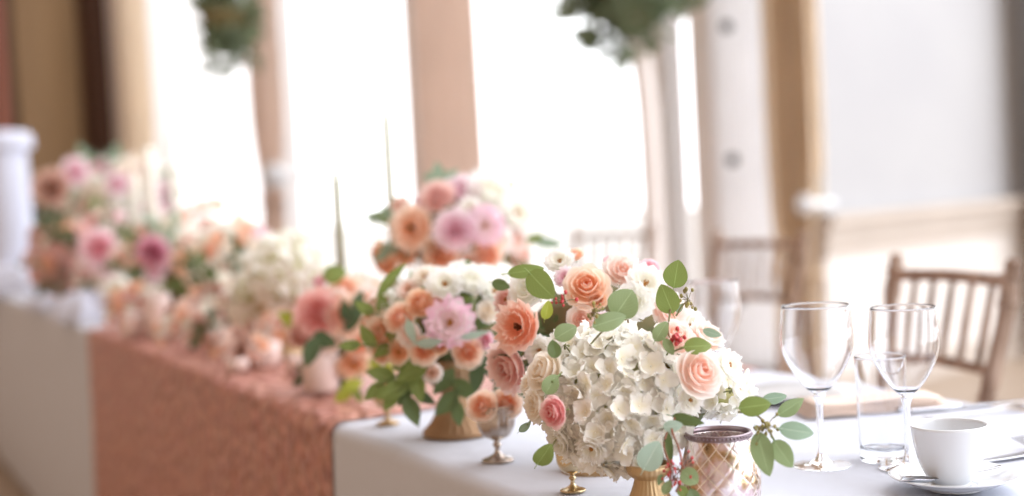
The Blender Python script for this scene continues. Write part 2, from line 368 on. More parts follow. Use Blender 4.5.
def mk_stamens():
    rng = random.Random(5); mb = MB()
    for k in range(14):
        a = 2*PI*k/14; r = rng.uniform(.05, .15)
        p = Vector((r*math.cos(a), r*math.sin(a), rng.uniform(.12,.22)))
        mb.tube([(p.x*.4, p.y*.4, -.15), p], .014, 4); mb.sphere(p, .04, 5, 4)
    mb.sphere((0,0,-.02), .1, 8, 6, (1,1,1.4)); return mb
def mk_calyx():
    mb = MB(); mb.sphere((0,0,-.50), .13, 8, 5, (1,1,.8)); rng = random.Random(2)
    for k in range(5): petal(mb, 2*PI*k/5, .8, [(.08,-.50),(.2,-.54),(.28,-.60),(.32,-.70)], 1, rng, nu=2, nv=3)
    mb.tube(bez([(0,0,-.4),(.03,.02,-.8),(.0,.05,-1.25)], 3), .05, 6); return mb
LIB = {}
def lib(key, fn):
    if key not in LIB: LIB[key] = fn()
    return LIB[key]
CALYX = mk_calyx().mesh('stem', M['stem']); STAM = mk_stamens().mesh('stamens', M['stamen']); STAMD = mk_stamens().mesh('stamens', M['stamendark'])
def bloom_meshes(kind, color, var):
    def f():
        o, i = mk_rose(100+var) if kind == 'rose' else mk_lis(200+var, .18 if kind == 'lis' else .11, 2 if kind == 'lis' else 4)
        return o.mesh('outer_petals', PET[color]), i.mesh('inner_petals', PET[color])
    return lib((kind, color, var), f)
def bloom_single(kind, color, var):
    def f():
        o, i = mk_rose(100+var) if kind == 'rose' else mk_lis(200+var, .18 if kind == 'lis' else .11, 2 if kind == 'lis' else 4)
        o.add(i.v, i.f, i.uv); return o.mesh('bloom', PET[color])
    return lib((kind, color, var, 's'), f)
def axis_rot(axis, spin=0.):
    return (Vector(axis).to_track_quat('Z', 'Y') @ Euler((0,0,spin)).to_quaternion()).to_euler()
NAMES = {'rose': 'rose', 'lis': 'lisianthus', 'peony': 'peony'}
_n = [0]
def bloom(kind, color, loc, axis, size, label, group=None, parts=True, stam=None, cat='flower'):
    """size = outer radius in metres"""
    _n[0] += 1; var = _n[0] % 4
    rot = axis_rot(axis, _n[0]*1.7)
    if not parts:
        o = inst(NAMES[kind], bloom_single(kind, color, var), None, loc, rot, size); return tag(o, label, cat, group)
    root = empty(NAMES[kind], loc, label, cat, group); root.rotation_euler = rot; root.scale = (size,)*3
    a, b = bloom_meshes(kind, color, var)
    inst('outer_petals', a, root); inst('inner_petals', b, root); inst('stem', CALYX, root)
    if kind == 'lis': inst('stamens', STAMD if stam == 'dark' else STAM, root)
    return root
# floret of hydrangea
def mk_floret(seed):
    rng = random.Random(seed); mb = MB()
    for k in range(4):
        a0 = k*PI/2 + rng.uniform(-.12,.12); cup = rng.uniform(.1,.75); rl = rng.uniform(.9,1.1); fold = rng.uniform(-.15,.15)
        def fn(u, v, a0=a0, cup=cup, rl=rl, fold=fold):
            uu = u*2-1; w = .62*math.sin(PI*(.08+v*.66))
            r = rl*v*(1-.34*uu*uu*v); x = r; y = uu*w*rl*(1-.12*abs(uu)*v)
            z = cup*v*v + (.22*(cup-.3))*uu*uu*v + fold*uu*v + .085*v*math.sin(5*uu+7*v+k) - .2*max(0, v-.75)
            return (x*math.cos(a0)-y*math.sin(a0), x*math.sin(a0)+y*math.cos(a0), z + .015*k)
        mb.grid(fn, 5, 5, uvf=lambda u, v: (min(1, v*1.6), v))
    mb.sphere((0,0,.04), .09, 6, 4); return mb
FLO = [mk_floret(i).mesh('floret', PET['hydr']) for i in range(5)]
def hydrangea(loc, rad, axis, label, n=96, fs=.0165, group=None, seed=1, parts=True, span=1.72, more=0):
    rng = random.Random(seed)
    root = empty('hydrangea', loc, label, 'flower', group); root.rotation_euler = axis_rot(axis)
    c = MB(); c.sphere((0,0,0), rad*.80, 18, 12, (1,1,.9)); c.build('flower_core', M['floretcore'], root)
    s = MB(); s.tube(bez([(0,0,-rad*.7),(.003,.002,-rad*1.1),(0,0,-rad*1.5)], 4), .004, 8); s.build('stem', M['stem'], root)
    allf = MB()
    for i in range(n):
        z = 1 - span*(i+.5)/n; r = math.sqrt(max(0, 1-z*z)); a = i*2.39996+rng.uniform(-.15,.15)
        nrm = Vector((r*math.cos(a), r*math.sin(a), z*.92)); rr = rad*rng.uniform(.86, 1.0)
        t = (nrm + Vector([rng.uniform(-.55,.55) for _ in range(3)])).normalized()
        rot = axis_rot(t, rng.uniform(0, 6.28)); k = fs*rng.uniform(.85, 1.15)
        if parts:
            inst('floret', FLO[i % 5], root, nrm*rr, rot, k)
        else:
            me = FLO[i % 5]; mt = Matrix.Translation(nrm*rr) @ rot.to_matrix().to_4x4() @ Matrix.Scale(k, 4)
            allf.add([mt @ v.co for v in me.vertices], [tuple(p.vertices) for p in me.polygons], [(1, .5)]*len(me.vertices))
    for i in range(more):
        z = 1 - 1.95*(i+.5)/more; r = math.sqrt(max(0, 1-z*z)); a = i*2.39996
        nrm = Vector((r*math.cos(a), r*math.sin(a), z*.92)); mt = Matrix.Translation(nrm*rad*rng.uniform(.84,.93)) @ axis_rot(nrm, rng.uniform(0,6.28)).to_matrix().to_4x4() @ Matrix.Scale(fs, 4); me = FLO[i % 5]
        allf.add([mt @ v.co for v in me.vertices], [tuple(p.vertices) for p in me.polygons], [(1, .5)]*len(me.vertices))
    if allf.v:
        o = allf.build('florets', PET['hydr'], root)
        if more: o['kind'] = 'stuff'
    return root
# leaves: unit length 1 along +Y from base, width w, normal +Z
def mk_leaf(w, pointed=.5, bend=.15, seed=0):
    mb = MB(); rng = random.Random(seed); tw = rng.uniform(-.1,.1)
    def fn(u, v):
        uu = u*2-1
        s = math.sin(PI*(v**(.8)))**(.55+.45*pointed) if 0 < v < 1 else 0
        y = v; x = uu*w*.5*s
        z = bend*(v-.5)**2*-1.2 + .14*abs(x) + tw*x*v + .006*math.sin(9*v+3*uu)
        return (x, y, z)
    mb.grid(fn, 8, 14, uvf=lambda u, v: (u*2-1, v))
    mb.tube([(0,-.16,0),(0,.0,-.01),(0,.1,-.01)], .014, 5); return mb
def leafmesh(ratio, color, pointed):
    key = ('leaf', round(ratio*8)/8, color, pointed)
    return lib(key, lambda: mk_leaf(max(.2, round(ratio*8)/8), pointed, .2).mesh('leaf', LEAF[color]))
def screen_axes():
    return RM @ Vector((1,0,0)), RM @ Vector((0,1,0)), RM @ Vector((0,0,1))
SX, SY, SZ = screen_axes()
def place_leaf(parent, px, py, ln, wd, ang, d, color, pointed=.35, tilt=(0,0)):
    """leaf centred at that point of the place, long axis ang degrees (0 right, 90 up), tip in that direction"""
    L = ln/F*d; a = math.radians(ang)
    y = SX*math.cos(a) + SY*math.sin(a); z = SZ.copy(); x = y.cross(z)
    z2 = (z + x*tilt[0] + y*tilt[1]).normalized(); y2 = (y - z2*y.dot(z2)).normalized(); x2 = y2.cross(z2)
    m = Matrix((x2, y2, z2)).transposed()
    c = P(px, py, d) - y2*L*.5
    return inst('leaf', leafmesh(wd/ln, color, pointed), parent, c, m.to_euler(), L)
def sprig(label, leaves, stem, d=None, group=None, berries=None, stemmat='brownstem', sr=.0011, name='eucalyptus_sprig', cat='greenery'):
    """leaves: (px,py,len,wid,ang,depth,colour[,pointed]); stem: list of (px,py,depth)"""
    pts = [P(*s) for s in stem]; root = empty(name, pts[0], label, cat, group)
    inv = pts[0]
    st = MB(); st.tube([p - inv for p in bez(pts, 6)], sr, 6); st.build('stem', M[stemmat], root)
    rng = random.Random(len(label))
    for lf in leaves:
        px, py, ln, wd, ang, dd, colr = lf[:7]; pt = lf[7] if len(lf) > 7 else .35
        lo = place_leaf(root, px, py, ln, wd, ang, dd, colr, pt, (rng.uniform(-.35,.35), rng.uniform(-.35,.35)))
        lo.location = lo.location - inv
    if berries:
        mb = MB(); tw = MB(); bm, n, spread, r, cx, cy, cd = berries
        c = P(cx, cy, cd); 
        for i in range(n):
            o = Vector([rng.gauss(0, spread) for _ in range(3)]); o.z *= berries_z
            mb.sphere(c + o - inv, r*rng.uniform(.7,1.2), 7, 5, (1,1,1.25)); tw.tube([c - inv, c + o*.6 - inv + Vector((0,0,.001)), c + o - inv], .0004, 4)
        mb.build('berries', M[bm], root); tw.build('berry_stalks', M[stemmat], root)
    return root
berries_z = 1.
# ================================================================== TABLE
A0 = Vector((.01, 1.67, 0)); 
p1 = T(88, 329); p2 = T(513, 493); TD = Vector((p1.x-p2.x, p1.y-p2.y, 0)).normalized(); TN = Vector((TD.y, -TD.x, 0))   # TN points away from the camera side
if TN.x < 0: TN = -TN
O = Vector((p2.x, p2.y, 0)); W = .84
def tb(s, t, z=0): return O + TD*s + TN*t + Vector((0,0,z))
S0, S1 = -1.05, 6.4
sr_of = lambda px, py: (T(px, py)-O).dot(TD)
tbl = empty('banquet_table', tb(2.5, W/2), 'long banquet table hidden under the white linen cloth', 'table')
ang = math.atan2(TD.y, TD.x)
RT = Matrix.Rotation(ang, 3, 'Z')
L = S1-S0
m = MB(); m.box((( S0+S1)/2-2.5, 0, .74), (L-.04, W-.05, .03)); o = m.build('tabletop', M['tabletop'], tbl, False)
tbl.rotation_euler = (0,0,ang)
for s in (S0+.3, 1.2, 3.0, 4.8, S1-.3):
    for sy in (-.33, .33):
        m = MB(); m.tube([(s-2.5, sy, 0), (s-2.5, sy, .726)], .022, 10); m.build('leg', M['iron'], tbl)
def noise1(x, seed=0): return math.sin(x*1.7+seed)*.5+math.sin(x*3.9+seed*2.1)*.3+math.sin(x*8.3+seed*.7)*.2
def drape(s0, s1, off, ns, hang, name, mat, fold=.006, ripple=0., sl=0., uvs=1., hseed=0):
    """cloth laid over the table: profile runs down the camera side, across the top and down the far side"""
    prof_ = []
    zt = TZ - .002 + off
    for k in range(15): prof_.append(('f', hang + (zt-.02-hang)*k/14))
    for k in range(1, 7): a = PI/2*k/6; prof_.append(('c', a))
    for k in range(1, 27): prof_.append(('t', .02 + (W-.04)*k/26 ))
    for k in range(1, 7): a = PI/2*k/6; prof_.append(('d', a))
    for k in range(1, 13): prof_.append(('b', zt-.02-(zt-.02-hang)*k/12))
    vs = []; fs = []; uvs_ = []; n = len(prof_)
    ns = int(ns)
    for i in range(ns+1):
        s = s0+(s1-s0)*i/ns; acc = 0; prev = None
        for j, (k, q) in enumerate(prof_):
            if k in 'fb':
                dep = (zt - q)
                fo = fold*noise1(s*7, hseed + (0 if k == 'f' else 3))*min(1, dep*4) - dep*.03
                t = -off + fo if k == 'f' else W + off - fo; z = q
                ss = s + (sl*dep if i in (0, ns) or True else 0)
            elif k == 'c': t = -off + .02*(1-math.cos(q)); z = zt - .02 + .02*math.sin(q); ss = s
            elif k == 't':
                t = q; ss = s
                z = zt + .0028*max(0, math.sin(s*9+t*5+math.sin(t*7)*1.2))**3 + ripple*noise1(s*31+t*11)*noise1(t*37)
            else: t = W + off - .02*(1-math.sin(q)) ; t = W - .02 + (.02+off)*math.sin(q); z = zt - .02 + .02*math.cos(q); ss = s
            p = tb(ss, t, z)
            if prev: acc += (p-prev).length
            prev = p; vs.append(p); uvs_.append((s*uvs, acc*uvs))
    fs = [(i*n+j, (i+1)*n+j, (i+1)*n+j+1, i*n+j+1) for i in range(ns) for j in range(n-1)]
    mb = MB(); mb.add(vs, fs, uvs_); return mb.build(name, mat)
cl = drape(S0-.01, S1+.01, .0, 300, .02, 'tablecloth', M['cloth']); 
tag(cl, 'floor-length white linen cloth draped over the long table', 'tablecloth')
sa, sb = sr_of(343, 422), sr_of(90, 329)
rn = drape(sa, sb, .003, 300, .02, 'sequin_runner', M['sequin'], ripple=.0016, fold=.006)
tag(rn, 'rose gold sequin runner hanging over the middle of the white tablecloth', 'table runner')
# ================================================================== ROOM
def onwall(px, A, B):
    """where the vertical plane through A-B (x,y) is met at column px of the horizon"""
    r = ray(px, H0 - (px-512)*math.tan(ROLL)); a = Vector(A); b = Vector(B); d = b-a
    den = r.x*d.y - r.y*d.x; t = (a.x*d.y - a.y*d.x)/den
    return Vector((r.x*t, r.y*t))
A = (P(130, 206, 10.2).x, P(130, 206, 10.2).y); B = (P(822, 169, 6.9).x, P(822, 169, 6.9).y)
WD = (Vector(B)-Vector(A)).normalized(); WN = Vector((WD.y, -WD.x)); 
if WN.y > 0: WN = -WN      # into the room
WH = 4.6
def wseg(m, px0, px1, z0, z1, th=.25, off=0., AB=None, wn=None):
    a = onwall(px0, *(AB or (A, B))); b = onwall(px1, *(AB or (A, B))); wn = wn or WN
    q = [a + wn*off, b + wn*off, b - wn*(th-off), a - wn*(th-off)]
    vs = [(p.x, p.y, z) for z in (z0, z1) for p in q]
    m.add(vs, [(3,2,1,0),(4,5,6,7),(0,1,5,4),(1,2,6,5),(2,3,7,6),(3,0,4,7)])
# openings widened behind curtains and shutter to let light through; narrow piers between
m = MB()
piers = [(118,150), (267,275), (411,419), (650,664), (694,716), (816,824)]
for a, b in piers: wseg(m, a, b, 0, WH)
m2 = MB()
wseg(m, 118, 824, 0, .12); wseg(m, 118, 824, 3.7, WH)
struct(m.build('wall_back', M['pier'], None, False))
for i, (a, b) in enumerate([(150,267), (275,411), (419,650), (664,694), (716,816)], 1):
    w = empty('window_%d' % i); w['kind'] = 'structure'
    f = MB(); 
    for (x0, x1) in ((a, a+3), (b-3, b)): wseg(f, x0, x1, .12, 3.7, .07, -.04)
    wseg(f, a, b, .12, .20, .07, -.04); wseg(f, a, b, 3.62, 3.7, .07, -.04)
    fo = f.build('window_frame', M['frame'], w, False)
    s = MB(); wseg(s, a-2, b+2, .08, .12, .2, .10); s.build('window_sill', M['frame'], w, False)
    g = MB(); wseg(g, a+3, b-3, .20, 3.62, .006, -.06); g.build('window_pane', M['pane'], w, False)
# right wall panel with moulded rail
C0 = P(822, 169, 6.8); C1 = P(1100, 154, 8.9); AB2 = ((C0.x, C0.y), (C1.x, C1.y))
wd2 = (Vector(AB2[1])-Vector(AB2[0])).normalized(); wn2 = Vector((wd2.y, -wd2.x)); wn2 = -wn2 if wn2.y > 0 else wn2
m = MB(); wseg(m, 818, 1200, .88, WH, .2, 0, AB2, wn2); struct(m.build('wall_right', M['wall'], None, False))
m = MB(); wseg(m, 818, 1200, 0, .88, .2, 0.02, AB2, wn2); struct(m.build('wall_wainscot', M['cream'], None, False))
m = MB()
for (z0, z1, of) in ((.70,.735,.035),(.735,.775,.05),(.775,.80,.035),(.80,.86,.06),(.86,.90,.09)): wseg(m, 816, 1200, z0, z1, .08, of, AB2, wn2)
struct(m.build('trim_1', M['rail'], None, False))
m = MB(); wseg(m, 818, 1200, 0, .14, .05, .04, AB2, wn2); struct(m.build('baseboard_right', M['rail'], None, False))
# left wall with door recess
D0 = onwall(120, A, B); D1v = P(-160, 220, 8.6); AB3 = ((D0.x, D0.y), (D1v.x, D1v.y))
wd3 = (Vector(AB3[1])-Vector(AB3[0])).normalized(); wn3 = Vector((wd3.y, -wd3.x)); wn3 = -wn3 if wn3.y > 0 else wn3
m = MB(); wseg(m, 119, 104, 0, WH, .3, 0, AB3, wn3); wseg(m, 6, -200, 0, WH, .3, 0, AB3, wn3); wseg(m, 106, 4, 3.1, WH, .3, 0, AB3, wn3)
struct(m.build('wall_left', M['darkwood'], None, False))
dr = empty('door_1'); dr['kind'] = 'structure'
m = MB(); wseg(m, 130, 0, 0, 3.1, .05, -.2, AB3, wn3); m.build('door_leaf', M['darkwood'], dr, False)
m = MB(); wseg(m, 106, 40, 1.15, 2.75, .03, -.17, AB3, wn3); wseg(m, 106, 40, .2, 1.0, .03, -.17, AB3, wn3); m.build('door_panel', M['doorwood'], dr, False)
m = MB(); wseg(m, 11, 3, 0, 3.1, .35, .05, AB3, wn3); m.build('door_jamb', M['redwood'], dr, False)
# floor, terrace
m = MB(); m.box((1.5, 5.5, -.05), (16, 17, .1)); struct(m.build('floor', M['floor'], None, False))
m = MB(); m.box((0, 35, -.16), (90, 46, .1)); struct(m.build('terrace_ground', M['terrace'], None, False))
# curtains
def curtain(px0, px1, label, mat, z0=.05, z1=3.9, off=.14, folds=7, tie=None, AB=None, wn=None, amp=.03, group=None):
    wn = wn or WN; sh_ = tuple(Vector(q) + wn*off for q in (AB or (A, B)))
    a = onwall(px0, *sh_); b = onwall(px1, *sh_); mb = MB(); nu = folds*8
    def fn(u, v):
        z = z0+(z1-z0)*v; uu = u
        if tie:
            zc, wmin, side = tie; k = math.exp(-((z-zc)/.34)**2); k = max(k, .45*(1 if z < zc else 0))
            w = 1-(1-wmin)*k; c = side; uu = c + (u-c)*w
        p = a.lerp(b, uu); q = amp*math.sin(u*folds*2*PI) + .012*math.sin(u*23+z*1.3)
        return (p.x+wn.x*q, p.y+wn.y*q, z)
    mb.grid(fn, nu, 24); o = empty('curtain', (0,0,0), label, 'curtain', group)
    f = mb.build('curtain_fabric', mat, o)
    if tie:
        zc = tie[0]; c = a.lerp(b, tie[2]*.9+.05); t = MB(); n = 20; wpx = (b-a).length*tie[1]*.62; d = (b-a).normalized(); cc = a.lerp(b, tie[2] + (.5-tie[2])*tie[1])
        t.tube([(cc.x+d.x*wpx*math.cos(2*PI*k/n)+wn.x*.06*math.sin(2*PI*k/n), cc.y+d.y*wpx*math.cos(2*PI*k/n)+wn.y*.06*math.sin(2*PI*k/n), zc) for k in range(n+1)], .018, 8, False)
        t.build('tieback', mat, o)
    return o
def holdback(px, py, AB, wn, label, r=.085):
    AB = tuple(Vector(q) + wn*.3 for q in AB); a = onwall(px, *AB); d = (a.length); a = a - wn*.3
    z = CZ + (ray(px, py).z) * (d/ math.hypot(ray(px,py).x, ray(px,py).y))
    o = empty('curtain_holdback', (a.x, a.y, z), label, 'holdback'); k = MB()
    c = Vector((wn.x*.30, wn.y*.30, 0)); k.sphere(c, r, 16, 12); k.build('knob', M['china'], o)
    s = MB(); s.tube([(0,0,0), c], .02, 8); s.build('rod', M['frame'], o); return o
curtain(129, 158, 'tan curtain beside the dark wooden door', M['curtaingold'], folds=4)
curtain(256, 287, 'tan curtain gathered between the first two bright windows from the door', M['curtain'], folds=5, tie=(1.1, .5, .55))
curtain(423, 484, 'widest tan curtain, hanging behind the tall flower arrangement', M['curtain'], folds=8)
curtain(770, 822, 'ochre curtain next to the plain white wall panel', M['curtaingold'], folds=6, tie=(.62, .72, .45), amp=.05)
curtain(1042, 1092, 'taupe curtain at the right edge above the wooden chair', M['curtaindark'], AB=AB2, wn=wn2, folds=5, off=.2)
holdback(274, 176, (A, B), WN, 'white ball holdback beside the gathered tan curtain between bright windows', .085)
holdback(803, 205, (A, B), WN, 'white ball holdback at the end of the wall rail by the ochre curtain', .05)
# folded shutter at 716-762 with two dark knobs
sh = empty('window_shutter', (0,0,0), 'tall white folded shutter with two small dark knobs beside ochre curtain', 'shutter')
M['sheer_shutter'] = curtainmat('sheer_shutter_white', (253,253,255), .65)  # leaves made sheer so the added opening behind brightens them
for x0, x1, off in ((718, 747, .10), (747, 777, .09)):
    pl_ = tuple(Vector(q) + WN*off for q in (A, B)); qa = onwall(x0, *pl_); qb = onwall(x1, *pl_); m = MB()
    m.grid(lambda u, v: (lambda p, w_: (p.x+WN.x*w_, p.y+WN.y*w_, .15+3.57*v))(qa.lerp(qb, u), .010*math.sin(u*PI*6)), 24, 6); m.build('shutter_leaf', M['sheer_shutter'], sh)
for py in (26, 160, 300):
    a = onwall(733, Vector(A)+WN*.13, Vector(B)+WN*.13); rr = ray(733, py); z = CZ + rr.z*a.length/math.hypot(rr.x, rr.y)
    k = MB(); k.sphere((a.x, a.y, z), .03, 10, 8); k.build('shutter_knob', M['iron'], sh)
# post by the window slit (trunk of the standard tree) and foliage
def foliage(c, r, n, seed, squash=(1,1,1), size=(.09,.16)):
    rng = random.Random(seed); mb = MB(); base = mk_leaf(.42, .8, .2)
    for i in range(n):
        v = Vector([rng.gauss(0,1) for _ in range(3)]).normalized()*r*(rng.random()**.45)
        v = Vector((v.x*squash[0], v.y*squash[1], v.z*squash[2])); k = rng.uniform(*size)
        rt = Euler((rng.uniform(0,6.3), rng.uniform(0,6.3), rng.uniform(0,6.3))).to_matrix().to_4x4()
        mt = Matrix.Translation(v) @ rt @ Matrix.Scale(k, 4)
        mb.add([mt @ Vector(q) for q in base.v], base.f, base.uv)
    return mb
def tree(px, py, d, r, label, trunkpx, n, seed, squash=(1,1,1)):
    c = P(px, py, d); t = P(trunkpx, 200, d); root = empty('potted_tree', (t.x, t.y, 0), label, 'tree')
    f = foliage(c, r, n, seed, squash); f.xf(Matrix.Translation(c - root.location)); f.build('foliage', LEAF['tree'], root)
    s = MB(); s.tube(bez([(0,0,.3),(.01,0,1.),(-.005,0,1.6),(c.x-t.x, c.y-t.y, c.z)], 5), [.05]*16, 10); s.build('trunk', M['pier'], root)
    b = MB(); 
    for k in range(9):
        a = k*.7; b.tube([(0,0,1.75), (c.x-t.x+r*.4*math.cos(a), c.y-t.y+r*.4*math.sin(a), c.z+r*.1*math.sin(k*2))], [.02,.008], 6)
    b.build('branches', M['brownstem'], root)
    p = MB(); p.lathe([(.0003,0),(.17,0),(.22,.38),(.235,.38),(.235,.42),(.20,.42),(.19,.33),(.0003,.33)], 24); p.build('pot', M['pier'], root)
    return root
tree(622, -26, 6.6, .385, 'grey-green tree on a slim pale trunk before the bright windows', 650, 620, 3, (.85,.8,1.0))
c = P(226, 20, 8.8); hb = empty('hanging_basket', c, 'dark green hanging plant near the gathered curtain and windows', 'plant')
f = foliage(c, .30, 330, 8, (.62,.62,1.3), (.09,.15)); f.build('foliage', LEAF['tree'], hb)
f = MB(); f.lathe([(.0003,-.1),(.12,-.06),(.17,.04),(.18,.06),(.165,.05),(.0003,0)], 20); f.build('basket', M['brownstem'], hb)
f = MB()
for k in range(3): f.tube([(.17*math.cos(k*2.1), .17*math.sin(k*2.1), .05), (0,0,.75)], .005, 5)
f.tube([(0,0,.75),(0,0,WH-c.z)], .006, 5); f.build('chain', M['iron'], hb)
# ================================================================== CHAIRS
def make_chair(label, group=None):
    r = empty('chiavari_chair', (0,0,0), label, 'chair', group)
    # faces +Y, back at y=0 leaning to -Y
    def post(sx, top=True):
        xb, xt = .150*sx, .180*sx
        pts = [(xb*1.02, .03, 0), (xb, .0, .44), (xb*1.05, -.025, .60), (xt*.98, -.075, .80), (xt, -.10, .915)]
        return bez(pts, 6)
    for sx in (-1, 1):
        m = MB(); pp = post(sx); rad = [.0155 + .003*(1 if i % 6 == 3 else 0) for i in range(len(pp))]; rad[-1] = .012
        m.tube(pp, rad, 10); m.sphere(pp[-1], .017, 10, 6)
        for zi in (14, 20, len(pp)-2): m.tube([pp[zi]-Vector((0,0,.006)), pp[zi]+Vector((0,0,.006))], .0195, 10)
        m.build('back_post', M['wood_chair'], r)
    def at(sx, z):
        pp = post(1)
        for i in range(len(pp)-1):
            if pp[i].z <= z <= pp[i+1].z:
                t = (z-pp[i].z)/(pp[i+1].z-pp[i].z); q = pp[i].lerp(pp[i+1], t); return Vector((q.x*sx, q.y, z))
        return Vector((pp[-1].x*sx, pp[-1].y, z))
    for z, rr in ((.885, .0125), (.715, .011)):
        m = MB(); m.tube(bez([at(-1,z), at(0,z)+Vector((0,-.012,.004)), at(1,z)], 8), rr, 10); m.build('top_rail' if z > .8 else 'lower_rail', M['wood_chair'], r)
    for k in range(5):
        u = -1 + 2*(k+1)/6; m = MB(); a = at(u, .715)+Vector((0,-.01,0)); b = at(u, .885)+Vector((0,-.01,0)); m.tube([a, a.lerp(b,.5), b], [.0065,.0085,.0065], 8); m.build('spindle', M['wood_chair'], r)
    m = MB(); m.box((0,.19,.44), (.38,.40,.035)); o = m.build('seat', M['wood_chair'], r, False); bv = o.modifiers.new('b','BEVEL'); bv.width=.01; bv.segments=3
    m = MB(); m.grid(lambda u,v: (.17*(2*u-1), .19+.18*(2*v-1), .458+.035*(1-(2*u-1)**4)*(1-(2*v-1)**4)), 14, 14); o = m.build('cushion', M['cushion'], r)
    for sx in (-1,1):
        m = MB(); m.tube([(.175*sx,.37,.44),(.18*sx,.375,.22),(.175*sx,.38,0)], [.016,.018,.013], 10); m.build('leg', M['wood_chair'], r)
        m = MB(); m.tube([(.168*sx,.02,.2),(.175*sx,.375,.2)], .009, 8); m.build('stretcher', M['wood_chair'], r)
    for y, z in ((.375,.24),(.02,.24)):
        m = MB(); m.tube([(-.172,y,z),(.172,y,z)], .009, 8); m.build('stretcher', M['wood_chair'], r)
    return r
def face(o, pn, pf):
    """put the chair so that its back-post tops are near pn and pf (world x,y); it faces the table side"""
    a = Vector((pn[0], pn[1])); b = Vector((pf[0], pf[1])); x = (b-a).normalized(); y = Vector((-x.y, x.x))
    th = math.atan2(x.y, x.x); mid = (a+b)/2 + y*.10
    o.location = (mid.x, mid.y, 0); o.rotation_euler = (0,0,th)
n1 = P(1012, 262, 2.72); f1 = P(897, 258, 3.05)
ch = make_chair('brown wooden spindle-back chair behind the cup and wine glasses', None); face(ch, (n1.x, n1.y), (f1.x, f1.y))
c2 = copy_tree(ch); c2['label'] = 'blurred pinkish-brown spindle-back chair below the ochre curtain'
n2 = P(806, 235, 4.45); f2 = P(716, 240, 4.75); face(c2, (n2.x, n2.y), (f2.x, f2.y))
c3 = copy_tree(ch); c3['label'] = 'pale far spindle-back chair against the bright windows above the peach roses'
n3 = P(655, 225, 5.9); f3 = P(572, 230, 6.1); face(c3, (n3.x, n3.y), (f3.x, f3.y))
# ================================================================== TABLEWARE
def wineglass(loc, h, rb, label, tiltx=0):
    r = empty('wine_glass', loc, label, 'glass'); k = h/.2; t = .0011
    outer = [(.0005,.089),(.006,.090),(.015,.098),(.026,.113),(.036,.132),(.0412,.150),(.0413,.168),(.0400,.186),(.0385,.2)]
    outer = [(x*rb/.0415, z*k) for x, z in outer]
    po = prof(outer, 6); pi = [(max(.0003, x-t), z + (t*1.6 if i < 12 else 0)) for i, (x, z) in enumerate(po)]
    m = MB(); m.lathe(po + [((po[-1][0]+pi[-1][0])/2, po[-1][1]+.0005)] + pi[::-1], 64); m.build('bowl', M['glass'], r)
    st = prof([(.0075,.0885),(.0060,.084),(.0043,.075),(.0038,.05),(.0042,.025),(.0065,.012),(.012,.0062),(.0225,.0036),(.034,.0018),(.0352,.001),(.034,.0002)], 5)
    st = [(x, z*k) for x, z in st]
    m = MB(); m.lathe([(.0003, .0888*k)] + st + [(.0003, .0001)], 48); m.build('stem_and_foot', M['glass'], r); return r
wineglass(T(822, 466) , .196, .0435, 'wine glass nearest the trailing eucalyptus leaves')
wineglass(T(909, 468), .192, .041, 'wine glass standing beside the white coffee cup')
g3 = wineglass(T(712, 392) if False else P(717, 370, 2.15)*1, .2, .04, 'blurred wine glass behind the cream rose end of the near bouquet'); g3.location.z = TZ
# tumbler
tl = T(884, 460); r = empty('tumbler', tl, 'straight clear water tumbler between the two wine glasses', 'glass')
m = MB(); m.lathe([(.0003,.0005),(.025,.0005),(.0262,.0005),(.0272,.0009),(.0279,.0018),(.0281,.003),(.0282,.005),(.0295,.060),(.0309,.126),(.031,.128),(.0308,.1288),(.0304,.1291),(.0300,.1288),(.0298,.128),(.0297,.126),(.0283,.060),(.0271,.021),(.0268,.0185),(.0259,.0163),(.0245,.0152),(.022,.0148),(.0003,.0146)], 72); m.build('tumbler_body', M['glass'], r)
# saucer + cup
sl = T(955, 489); r = empty('saucer', sl, 'white china saucer under the coffee cup', 'saucer')
o_ = prof([(.0005,.002),(.024,.002),(.026,.0005),(.029,.0005),(.030,.003),(.046,.0065),(.060,.0125),(.070,.0165)], 5)
i_ = [(x-.0003, z+.0026) for x, z in o_]
i_ = prof([(.0005,.0046),(.022,.0046),(.026,.0058),(.046,.0093),(.060,.0153),(.0695,.0182)], 5)
m = MB(); m.lathe(o_ + [(.0707,.0176)] + i_[::-1], 72); m.build('saucer_dish', M['china'], r)
cl_ = sl + Vector((-.003, .004, .005)); r = empty('coffee_cup', cl_, 'white china coffee cup on the saucer beside the wine glass', 'cup')
oo = prof([(.0005,.0),(.021,.0),(.0215,.003),(.0265,.010),(.0325,.022),(.0365,.036),(.0392,.050),(.0415,.066)], 6)
ii = prof([(.0005,.0045),(.020,.006),(.0245,.012),(.0305,.023),(.0345,.037),(.0372,.050),(.0397,.0662)], 6)
m = MB(); m.lathe(oo + [(.0408,.0670)] + ii[::-1], 72); m.build('cup_body', M['china'], r)
bk = (SX*.45 + Vector((0,1,0))*.9); bk.z = 0; bk.normalize()
m = MB(); m.tube(bez([bk*.039+Vector((0,0,.055)), bk*.056+Vector((0,0,.058)), bk*.063+Vector((0,0,.042)), bk*.052+Vector((0,0,.024)), bk*.033+Vector((0,0,.022))], 6), .0032, 10); m.build('handle', M['china'], r)
